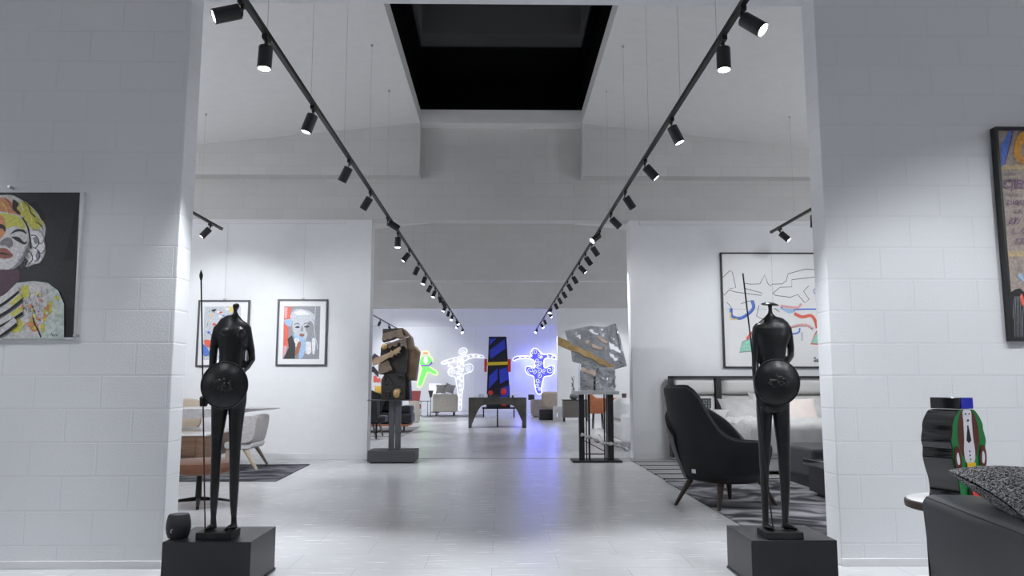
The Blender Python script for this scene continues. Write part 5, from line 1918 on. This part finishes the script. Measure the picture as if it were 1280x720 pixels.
# right dancer (white tube outline, white scrollwork over an added blue luminous panel)
cv = crop(640, 420, 6)
t = thing('neon_dancer', 'glowing neon dancer with outstretched arms and blue halo on back wall', 'neon sign', (P(672, 465, YN).x, YB, P(672, 492, YN).z))
o_ = MB()
outl = [(150, 105), (165, 92), (190, 98), (215, 125), (240, 140), (290, 135), (340, 160), (395, 175), (400, 186), (340, 178), (285, 168), (245, 172), (238, 215), (250, 240), (290, 222), (318, 235), (315, 270), (290, 298), (245, 305), (232, 330), (222, 380), (222, 425), (205, 436), (185, 425), (170, 370), (162, 305), (125, 290), (102, 262), (105, 232), (135, 228), (168, 240), (170, 205), (155, 178), (95, 165), (45, 172), (12, 186), (8, 170), (40, 152), (95, 150), (148, 152), (140, 130)]
neon(o_, outl, cv, .019, True)
o_.build('outline_tube', 'neon_white', t)
i_ = MB()
for c_ in [(172, 122, 22), (205, 150, 20), (222, 160, 14), (190, 185, 18), (215, 205, 20), (190, 225, 15), (140, 258, 26), (168, 270, 18), (205, 260, 22), (240, 262, 18), (282, 255, 28), (205, 300, 20), (195, 335, 20), (190, 372, 17), (205, 400, 14), (60, 163, 8), (100, 158, 8), (130, 162, 8), (270, 152, 10), (300, 155, 10), (335, 166, 9)]:
    neon(i_, spiral(*c_, 1.4, 12, c_[0]), cv, .0065, False, 0, 2)
i_.build('scroll_tube', 'neon_white', t)
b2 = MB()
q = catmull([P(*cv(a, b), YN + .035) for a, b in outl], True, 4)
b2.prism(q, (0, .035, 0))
b2.build('back_panel', 'neon_blue', t, smooth=False)  # luminous panel added to imitate the wall lit blue between the scrolls
for px_, py_, e_ in ((660, 452, 12), (690, 462, 12), (676, 482, 8), (694, 445, 8), (648, 470, 5)):
    l = bpy.data.lights.new('neon_glow', 'POINT'); l.energy = e_; l.color = (.10, .12, 1); l.shadow_soft_size = .15
    lo = bpy.data.objects.new('neon_glow', l); COL.objects.link(lo); lo.location = P(px_, py_, YB - .35)
# left dancer (white, taller)
cv = crop(500, 420, 6.54)
t = thing('neon_dancer', 'tall white neon dancer made of fine scrolls, left of the blue column', 'neon sign', (P(575, 500, YN).x, YB, P(575, 512, YN).z))
o_ = MB()
for pl, cl in [([(480, 130), (500, 102), (535, 100), (548, 122), (535, 150), (505, 155)], True), ([(505, 180), (560, 155), (620, 150), (682, 165), (678, 180), (620, 175), (570, 185), (520, 205)], True), ([(470, 180), (420, 185), (345, 212), (348, 228), (420, 215), (470, 210)], True),
               ([(470, 180), (500, 170), (520, 205), (515, 250), (540, 235), (580, 230), (598, 255), (585, 290), (545, 305), (520, 320), (520, 400), (505, 500), (500, 600), (478, 600), (480, 500), (462, 400), (450, 335), (410, 325), (392, 295), (410, 265), (450, 260), (470, 245)], True)]:
    neon(o_, pl, cv, .009, cl)
o_.build('outline_tube', 'neon_white', t)
i_ = MB()
rnd = random.Random(2)
for c_ in [(515, 128, 24), (560, 172, 12), (600, 163, 11), (640, 165, 11), (440, 200, 12), (390, 212, 11), (490, 195, 18), (500, 225, 18), (485, 255, 18), (510, 275, 18), (560, 265, 26), (430, 295, 26), (470, 300, 20), (500, 320, 18), (480, 345, 18), (500, 370, 16), (490, 400, 16), (495, 440, 14), (490, 480, 12), (490, 520, 10), (488, 560, 9), (400, 240, 14), (420, 250, 10), (370, 225, 9)]:
    neon(i_, spiral(*c_, 1.6, 12, c_[0]), cv, .006, False, 0, 2)
i_.build('scroll_tube', 'neon_white', t)
# green abstract neon
cv = crop(500, 420, 6.54)
t = thing('neon_squiggle', 'bright green neon wall piece with purple bar and yellow halo, at far left', 'neon sign', (P(533, 460, YN).x, YB, P(533, 480, YN).z))
def npanel(pts, y, th_):
    q = [P(*cv(a, b), YN + y) for a, b in pts]
    return MB().prism(q, (0, th_, 0))
npanel([(182, 168), (236, 168), (264, 202), (226, 244), (300, 300), (286, 314), (222, 284), (172, 405), (148, 398), (184, 262), (157, 222)], 0, .03).build('green_panel', 'neon_green', t, smooth=False)
npanel([(170, 236), (235, 236), (262, 205), (265, 222), (240, 246), (175, 248)], -.015, .015).build('purple_bar', 'neon_purple', t, smooth=False)
npanel([(198, 172), (222, 172), (228, 205), (212, 232), (192, 208)], -.012, .012).build('white_panel', 'lamp_white', t, smooth=False)
npanel([(190, 146), (192, 134), (224, 134), (226, 146)], 0, .03).build('orange_tip', 'neon_orange', t, smooth=False)
o_ = MB()
neon(o_, [(148, 222), (176, 160), (184, 128), (230, 128), (242, 162), (274, 202), (238, 244), (308, 298), (290, 322), (228, 296), (178, 412), (140, 402), (174, 262)], cv, .012, True, .03)
o_.build('halo_tube', 'neon_yellow', t)

for nt_ in [o for o in COL.objects if o.type == 'EMPTY' and o.name.startswith('neon')]:
    for dx_, dz_ in ((0, .6), (0, 1.3)):
        b0 = nt_.location + Vector((dx_, 0, dz_))
        MB().cyl((b0.x, YN + .012, b0.z), (b0.x, YB, b0.z), .012, n=8).build('mount', 'white_trim', nt_)

# ------------------------------------------------------------------ far left furniture
def simple_legs(t, xs, ys, z, r, m, z0=0):
    for x in xs:
        for y in ys:
            MB().cyl((x, y, z0), (x, y, z), r, n=10).build('leg', m, t)


def loveseat(name, label, cat, pl, pr_, Yc, h, depth, m, ml, legh, hz_):
    x0 = P(pl, 505, Yc).x; x1 = P(pr_, 505, Yc).x
    t = thing(name, label, cat, ((x0 + x1) / 2, Yc, 0))
    MB().bx(x0, Yc, legh, x1, Yc + .14, h).build('backrest', m, t, bevel=.04)
    MB().bx(x0, Yc + .14, legh, x0 + .14, Yc + depth, h - .08).build('armrest', m, t, bevel=.04)
    MB().bx(x1 - .14, Yc + .14, legh, x1, Yc + depth, h - .08).build('armrest', m, t, bevel=.04)
    MB().bx(x0 + .14, Yc + .14, legh, x1 - .14, Yc + depth - .02, legh + .2).build('seat', m, t, bevel=.03)
    simple_legs(t, (x0 + .12, x1 - .12), (Yc + .06, Yc + depth - .08), legh, .02, ml, .01)
    return t, x0, x1


t, x0, x1 = loveseat('loveseat', 'cream woven loveseat on dark legs below the white neon dancer', 'sofa', 540.8, 571, 27.5, .78, .85, 'cream_fabric', 'walnut_dark', .16, 0)
o_ = MB().cushion((x0 + .26, 27.8, .95), (.36, .34, .13), Matrix.Rotation(1.2, 3, 'X'), n=10).build('cushion', 'pillow_grey', None, weld=True)
tag(o_, 'grey cushion on the cream loveseat, left one', 'cushion', 'cushions on the cream loveseat')
o_ = MB().cushion((x1 - .27, 27.8, .97), (.36, .34, .13), Matrix.Rotation(.3, 3, 'Y') @ Matrix.Rotation(1.2, 3, 'X'), n=10).build('cushion', 'pillow_grey', None, weld=True)
tag(o_, 'grey cushion on the cream loveseat, right one', 'cushion', 'cushions on the cream loveseat')
o_ = MB().bx(x0 - .3, 26.9, 0, x1 + .9, 29, .01).build('rug', 'rug_far', None)
tag(o_, 'pale rug under the cream loveseat', 'rug')
# vase/cup on a thin floor stand
c = P(542.8, 496, 27.1)
t = thing('floor_lamp', 'thin floor lamp with dark cup shade beside the cream loveseat', 'lamp', (c.x - .12, 27.1, 0))
cz = P(542, 497, 27.1).z
MB().lathe([(.1, 0), (.1, .015), (.012, .025), (.01, cz)], (c.x - .12, 27.1, 0), 20).build('pole', 'black_metal', t)
MB().lathe([(.02, cz), (.04, cz + .02), (.09, cz + .24), (.08, cz + .24), (.03, cz + .04)], (c.x - .12, 27.1, 0), 20).build('shade', 'base_grey', t)
# large white lamp shade at the back wall
x0, x1 = P(536, 488, 31.5).x, P(550.5, 488, 31.5).x
z0, z1 = P(540, 494.5, 31.5).z, P(540, 479.5, 31.5).z
t = thing('lantern_lamp', 'tall lamp with square glowing white shade behind the cream loveseat', 'lamp', ((x0 + x1) / 2, 31.7, 0))
MB().bx(x0, 31.5, z0, x1, 31.9, z1).build('shade', 'lamp_white', t, bevel=.01)
MB().cyl(((x0 + x1) / 2, 31.7, .02), ((x0 + x1) / 2, 31.7, z0), .015, n=12).lathe([(.18, 0), (.18, .02), (.02, .03)], ((x0 + x1) / 2, 31.7, 0), 24).build('stand', 'black_metal', t)
# little side tables
for i, (px_, lab) in enumerate(((534.5, 'thin dark side table right of the cream pouf'), (526, 'small pale side table next to the cream pouf'))):
    c = P(px_, 512, 28)
    h_ = P(px_, 501, 28).z
    t = thing('side_table', lab, 'side table', (c.x, 28, 0))
    MB().lathe([(.001, h_ - .02), (.12, h_ - .02), (.12, h_), (.001, h_)], (c.x, 28, 0), 20).build('top', 'frame_grey', t)
    MB().lathe([(.1, 0), (.1, .012), (.012, .02), (.01, h_ - .02)], (c.x, 28, 0), 16).build('post', 'frame_grey', t)
# red chair + cream pouf
x0, x1 = P(511, 495, 24).x, P(526, 495, 24).x
zt_ = P(518, 488.5, 24).z
t = thing('easy_chair', 'dusty red high-backed easy chair right of the bronze sculpture', 'chair', ((x0 + x1) / 2, 24, 0))
mb = MB().prism([(x0, 24, .45), (x1 - .06, 24, .45), (x1, 24, zt_), (x0, 24, zt_)], (0, .1, 0)).build('backrest', 'red_fabric', t, bevel=.03)
MB().bx(x0, 24.1, .35, x1 - .05, 24.7, .5).build('seat', 'red_fabric', t, bevel=.03)
simple_legs(t, (x0 + .04, x1 - .1), (24.05, 24.6), .45, .015, 'walnut_dark')
c = P(517.5, 518, 22.6)
x0, x1 = P(509, 510, 22.6).x, P(523.2, 510, 22.6).x
zt_ = P(517, 501.5, 22.6).z
o_ = MB().lathe([(.001, 0), ((x1 - x0) * .42, 0), ((x1 - x0) * .5, zt_ * .25), ((x1 - x0) * .5, zt_ * .75), ((x1 - x0) * .42, zt_), (.001, zt_ + .01)], ((x0 + x1) / 2, 22.9, 0), 32).build('pouf', 'cream_fabric', None)
tag(o_, 'round cream upholstered pouf in front of the red chair', 'pouf')
# black leather lounge sofa
Yc = 18.0
x1 = P(514, 520, Yc).x; x0 = x1 - 1.6
t = thing('lounge_sofa', 'black leather lounge sofa with wooden base behind the bronze sculpture posts', 'sofa', ((x0 + x1) / 2, Yc, 0))
zb_ = P(500, 533, Yc).z
MB().bx(x0, Yc, zb_ - .0, x1 - .06, Yc + .85, zb_ + .05).build('base_frame', 'leather_orange', t, bevel=.01)
rbx = MB().bx(x0, Yc, zb_ + .05, x1, Yc + .85, zb_ + .30); rbx.build('seat_cushion', 'leather_black', t, bevel=.06)
MB().bx(x1 - .28, Yc + .02, zb_ + .30, x1 - .02, Yc + .8, zb_ + .46).build('armrest', 'leather_black', t, bevel=.05)
MB().bx(x0 + .1, Yc + .55, zb_ + .30, x1 - .3, Yc + .82, zb_ + .72).build('backrest', 'leather_black', t, bevel=.06)
simple_legs(t, (x0 + .1, x1 - .25), (Yc + .08, Yc + .75), zb_, .02, 'black_metal', .01)
c = MB().cushion((x0 + .75, Yc + .28, zb_ + .57), (.46, .46, .14), Matrix.Rotation(.3, 3, 'Y') @ Matrix.Rotation(1.1, 3, 'X'), n=12).build('cushion', 'leather_black', None, weld=True)
tag(c, 'black leather cushion tilted on the lounge sofa', 'cushion')
rgx = G(521, 536).x
o_ = MB().bx(x0 - .5, G(500, 546).y, 0, rgx, G(521, 536.2).y + .9, .01).build('rug', 'rug_far', None)
tag(o_, 'grey rug under the black lounge sofa', 'rug')
# black dining chair beside the opening
Yc = 15.6
x0, x1 = P(457, 520, Yc).x, P(471.5, 520, Yc).x
t = thing('dining_chair', 'black upholstered dining chair just inside the middle opening at left', 'chair', ((x0 + x1) / 2, Yc, 0))
zt_ = P(465, 500, Yc).z; zs_ = P(475, 520, Yc).z
xs2 = P(480, 520, Yc).x
mb = MB().prism([(x0, Yc, zs_ - .1), (x1, Yc, zs_ - .1), (x1 - .02, Yc, zt_), (x0, Yc, zt_)], (0, .42, 0)).build('backrest', 'fabric_black', t, bevel=.02)
MB().bx(x1 - .02, Yc, zs_ - .12, xs2 + .02, Yc + .45, zs_).build('seat', 'leather_black', t, bevel=.03)
for (a_, b_, y_) in (((466.5, 531), (470, 547.5), 15.35), ((474, 528), (478.5, 545), 15.6)):
    A_ = P(*a_, 15.55); B_ = G(*b_)
    MB().tube([A_, B_], [.024, .016], 10).build('leg', 'black_metal', t)
for x in (x0, x1 - .1):
    MB().cyl((x + .03, Yc + .38, 0), (x + .03, Yc + .38, zs_ - .1), .018, n=10).build('leg', 'black_metal', t)
# yellow cushion on distant bench
Yc = 24.5
x0, x1 = P(462, 492, Yc).x, P(478, 492, Yc).x
t = thing('bench', 'distant grey bench left of the bronze sculpture', 'bench', ((x0 + x1) / 2, Yc, 0))
zb_ = P(470, 494, Yc).z
MB().bx(x0, Yc, zb_ - .14, x1, Yc + .6, zb_).build('seat', 'frame_grey', t, bevel=.02)
simple_legs(t, (x0 + .05, x1 - .05), (Yc + .06, Yc + .54), zb_ - .14, .02, 'black_metal')
o_ = MB().cushion(((x0 + x1) / 2 + .06, Yc + .3, zb_ + .16), (.34, .3, .12), Matrix.Rotation(1.3, 3, 'X'), n=10).build('cushion', 'yellow_fabric', None, weld=True)
tag(o_, 'mustard yellow cushion on the distant grey bench', 'cushion')
# wall art at far left
Yw = YB
x0, x1 = P(455, 460, Yw).x, P(475, 460, Yw).x
t = thing('wall_art', 'abstract cut-out wall art in black, magenta and red at far left', 'picture', ((x0 + x1) / 2, Yw, P(465, 478, Yw).z))
cv = crop(455, 400, 7.2)
def wa(pts, m, nm):
    q = [P(*cv(a, b), Yw - .05) for a, b in pts]
    MB().prism(q, (0, .045, 0)).build(nm, m, t, smooth=False)
wa([(60, 340), (95, 300), (125, 320), (140, 350), (95, 375), (60, 370)], 'a_blk', 'black_shape')
wa([(102, 335), (130, 320), (138, 352), (108, 365)], 'a_mag', 'magenta_shape')
wa([(60, 420), (90, 420), (128, 465), (130, 515), (85, 470), (60, 470)], 'a_blk', 'black_shape')
wa([(85, 560), (85, 505), (105, 500), (122, 530), (145, 520), (150, 558)], 'a_red', 'red_shape')

# ------------------------------------------------------------------ far right furniture
# ribbed cabinet with vase
Yc = 23.4
x0, x1 = P(704.5, 510, Yc).x, P(737, 510, Yc).x
z0, z1 = P(720, 522, Yc).z, P(720, 500.5, Yc).z
t = thing('ribbed_cabinet', 'grey ribbed sideboard on black legs against the right white wall', 'cabinet', ((x0 + x1) / 2, Yc, 0))
MB().bx(x0, Yc, z0, x1, Yc + .5, z1).build('body', 'rib_wood', t, bevel=.005)
n = 14
mb = MB()
for k in range(n):
    xa_ = x0 + .03 + (x1 - x0 - .06) * k / n
    mb.bx(xa_, Yc - .014, z0 + .02, xa_ + (x1 - x0) / n * .55, Yc, z1 - .02)
mb.build('ribbed_front', 'rib_wood', t)
MB().bx(x0 - .02, Yc - .02, z1, x1 + .02, Yc + .52, z1 + .02).build('top', 'black_metal', t)
simple_legs(t, (x0 + .03, x1 - .03), (Yc + .03, Yc + .46), z0, .02, 'black_metal')
c = P(717.5, 497, Yc + .2)
t = thing('vase', 'grey-green bowl vase on the ribbed cabinet', 'vase', (c.x, Yc + .22, z1 + .02))
MB().lathe([(.06, 0), (.12, .04), (.14, .1), (.10, .16), (.06, .18), (.05, .17), (.08, .12), (.001, .05)], (0, 0, 0), 28).build('bowl', 'celadon', t, world=False)
t = thing('branch_arrangement', 'thin dark twisted branch standing in the grey-green vase', 'plant', (c.x, Yc + .22, z1 + .1))
zt_ = P(714, 470, Yc).z - z1 - .1
mb = MB()
pts = [(0, 0, 0), (-.03, 0, .12), (.01, 0, .24), (-.05, 0, .36), (-.02, 0, .46), (-.07, 0, zt_)]
mb.tube(catmull(pts, False, 4), [.016 - .0005 * i for i in range(21)], 6)
rnd = random.Random(8)
for k in range(14):
    z = rnd.uniform(.1, zt_ - .05); s_ = rnd.choice((-1, 1))
    p0 = Vector((-.03, 0, z))
    mb.tube([p0, p0 + Vector((s_ * rnd.uniform(.02, .06), rnd.uniform(-.04, .04), rnd.uniform(.02, .09)))], [.009, .004], 5)
mb.build('stem', 'plant_dark', t, world=False)
# beige lounge chair
Yc = 26.0
x0, x1 = P(676, 500, Yc).x, P(697, 500, Yc).x
t = thing('lounge_chair', 'beige rounded lounge chair below the blue-haloed neon dancer', 'armchair', ((x0 + x1) / 2 + .1, Yc, 0))
mb = MB()
poly = catmull([P(x_, y_, Yc) for x_, y_ in [(677, 497), (678, 491), (686, 489.5), (696, 490), (699, 494), (699, 508), (694, 511), (685, 509.5), (679, 505)]], True, 5)
mb.prism(poly, (0, .22, 0)).build('backrest', 'beige_fabric', t, bevel=.06)
zsb = P(688, 511, Yc).z
MB().bx(x0 + .05, Yc + .2, .16, x1 + .1, Yc + .8, zsb + .1).build('seat', 'beige_fabric', t, bevel=.04)
MB().lathe([(.22, 0), (.22, .02), (.03, .04), (.03, .17)], ((x0 + x1) / 2 + .08, Yc + .5, 0), 24).build('foot', 'black_metal', t)
# black plinth and white box in front
Yc = 24.6
x0, x1 = P(674.3, 516, Yc).x, P(691, 516, Yc).x
zt_ = P(682, 512, Yc).z
o_ = MB().bx(x0, Yc, 0, x1, Yc + .5, zt_).build('low_table', 'black_satin', None, bevel=.006)
tag(o_, 'low black cube table in front of the beige lounge chair', 'table')
x0, x1 = P(692, 515, 24.3).x, P(703, 515, 24.3).x
zt_ = P(697, 508, 24.3).z
mb = MB(); frame_bars(mb, x0, 0.0, x1, zt_, 24.3, 24.6, .09)
o_ = mb.build('magazine_box', 'white_trim', None, bevel=.004)
tag(o_, 'small white open box between black cube and ribbed cabinet', 'box')
# white pedestal with dark picture block
x0, x1 = P(666.5, 506, 27).x, P(676.5, 506, 27).x
zt_ = P(670, 500, 27).z
t = thing('tub_chair', 'pale pink tub chair left of the beige lounge chair', 'armchair', ((x0 + x1) / 2, 27.2, 0))
MB().lathe([(.001, 0.02), (.2, .02), (.26, .1), (.28, zt_ * .6), (.27, zt_), (.22, zt_ + .01), (.2, zt_ * .62), (.001, zt_ * .6)], ((x0 + x1) / 2 + .06, 27.3, 0), 28).build('body', 'pillow_blush', t)
MB().lathe([(.18, 0), (.18, .02)], ((x0 + x1) / 2 + .06, 27.3, 0), 20).build('foot', 'black_metal', t)
x0, x1 = P(660.3, 497, 28.6).x, P(668, 497, 28.6).x
z0, z1 = P(664, 500, 28.6).z, P(664, 493.2, 28.6).z
t = thing('display_screen', 'small dark framed panel on a thin stand right of arched table', 'screen', ((x0 + x1) / 2, 28.6, 0))
MB().bx(x0, 28.6, z0, x1, 28.64, z1).build('panel', 'frame_grey', t, bevel=.004)
MB().cyl(((x0 + x1) / 2, 28.62, .015), ((x0 + x1) / 2, 28.62, z0), .012, n=10).lathe([(.12, 0), (.12, .015)], ((x0 + x1) / 2, 28.62, 0), 20).build('stand', 'white_trim', t)
# orange chairs and table
Yc = 19.5
x0, x1 = P(735.5, 510, Yc).x, P(761, 510, Yc).x
zt_ = P(745, 499, Yc).z
t = thing('tub_chair', 'tan orange leather tub chair seen behind the black stand posts', 'armchair', ((x0 + x1) / 2, Yc + .2, 0))
R_ = (x1 - x0) / 2
Ht = lerp_tab([(0, .82), (.25, .9), (.5, .74), (.75, .74), (1, .6)])
shell(130, 400, lambda u: .40, Ht, lambda u, z: R_ * (.86 + .14 * min(1, (z - .36) / .3)), .05, 30, 8).build('backrest', 'leather_orange', t, world=False)
MB().lathe([(.001, .38), (R_ * .8, .38), (R_ * .84, .42), (R_ * .8, .48), (.001, .49)], (0, 0, 0), 28).build('seat', 'leather_orange', t, world=False)
for k in range(4):
    an = PI / 4 + k * PI / 2
    MB().cyl((math.cos(an) * R_ * .7, math.sin(an) * R_ * .7, 0), (math.cos(an) * R_ * .6, math.sin(an) * R_ * .6, .39), .012, .016, n=10).build('leg', 'black_metal', t, world=False)
Yc = 18.0
x0 = P(764, 500, Yc).x; x1 = x0 + 1.1
zt_ = P(775, 497.5, Yc).z
t = thing('dining_table', 'brown leather-topped table by the right edge of the middle opening', 'table', ((x0 + x1) / 2, Yc, 0))
MB().bx(x0, Yc, zt_ - .05, x1, Yc + .8, zt_).build('top', 'leather_orange', t, bevel=.006)
MB().bx(x0 + .04, Yc + .04, zt_ - .16, x1 - .04, Yc + .76, zt_ - .05).build('apron', 'walnut_dark', t)
simple_legs(t, (x0 + .06, x1 - .06), (Yc + .08, Yc + .72), zt_ - .16, .03, 'walnut_dark')
c = P(781, 497, Yc + .2)
o_ = MB().lathe([(.001, 0), (.05, 0), (.06, .1), (.055, .1), (.045, .02), (.001, .015)], (c.x, Yc + .3, zt_), 20).build('cup', 'frame_grey', None)
tag(o_, 'dark cup on the brown leather-topped table', 'cup')
# white sofa
Yc = 12.9
x0 = P(776, 540, 13.2).x; 
t = thing('white_sofa', 'white slipcovered sofa showing past the right edge of the middle opening', 'sofa', (x0 + .5, 14, 0))
zt_ = P(778, 508, 14.0).z
zse = P(770, 530, 14).z
MB().bx(x0, 13.0, .14, x0 + .95, 13.28, .6).build('armrest', 'white_fabric', t, bevel=.06)
MB().bx(x0, 13.28, .14, x0 + .95, 15.0, .44).build('seat', 'white_fabric', t, bevel=.05)
MB().bx(x0 + .12, 13.1, .44, x0 + .95, 15.0, .84).build('back_cushion', 'white_fabric', t, bevel=.09)
MB().bx(x0, 15.0, .14, x0 + .95, 15.25, .6).build('armrest', 'white_fabric', t, bevel=.06)
simple_legs(t, (x0 + .08, x0 + .85), (13.1, 15.1), .14, .018, 'steel')
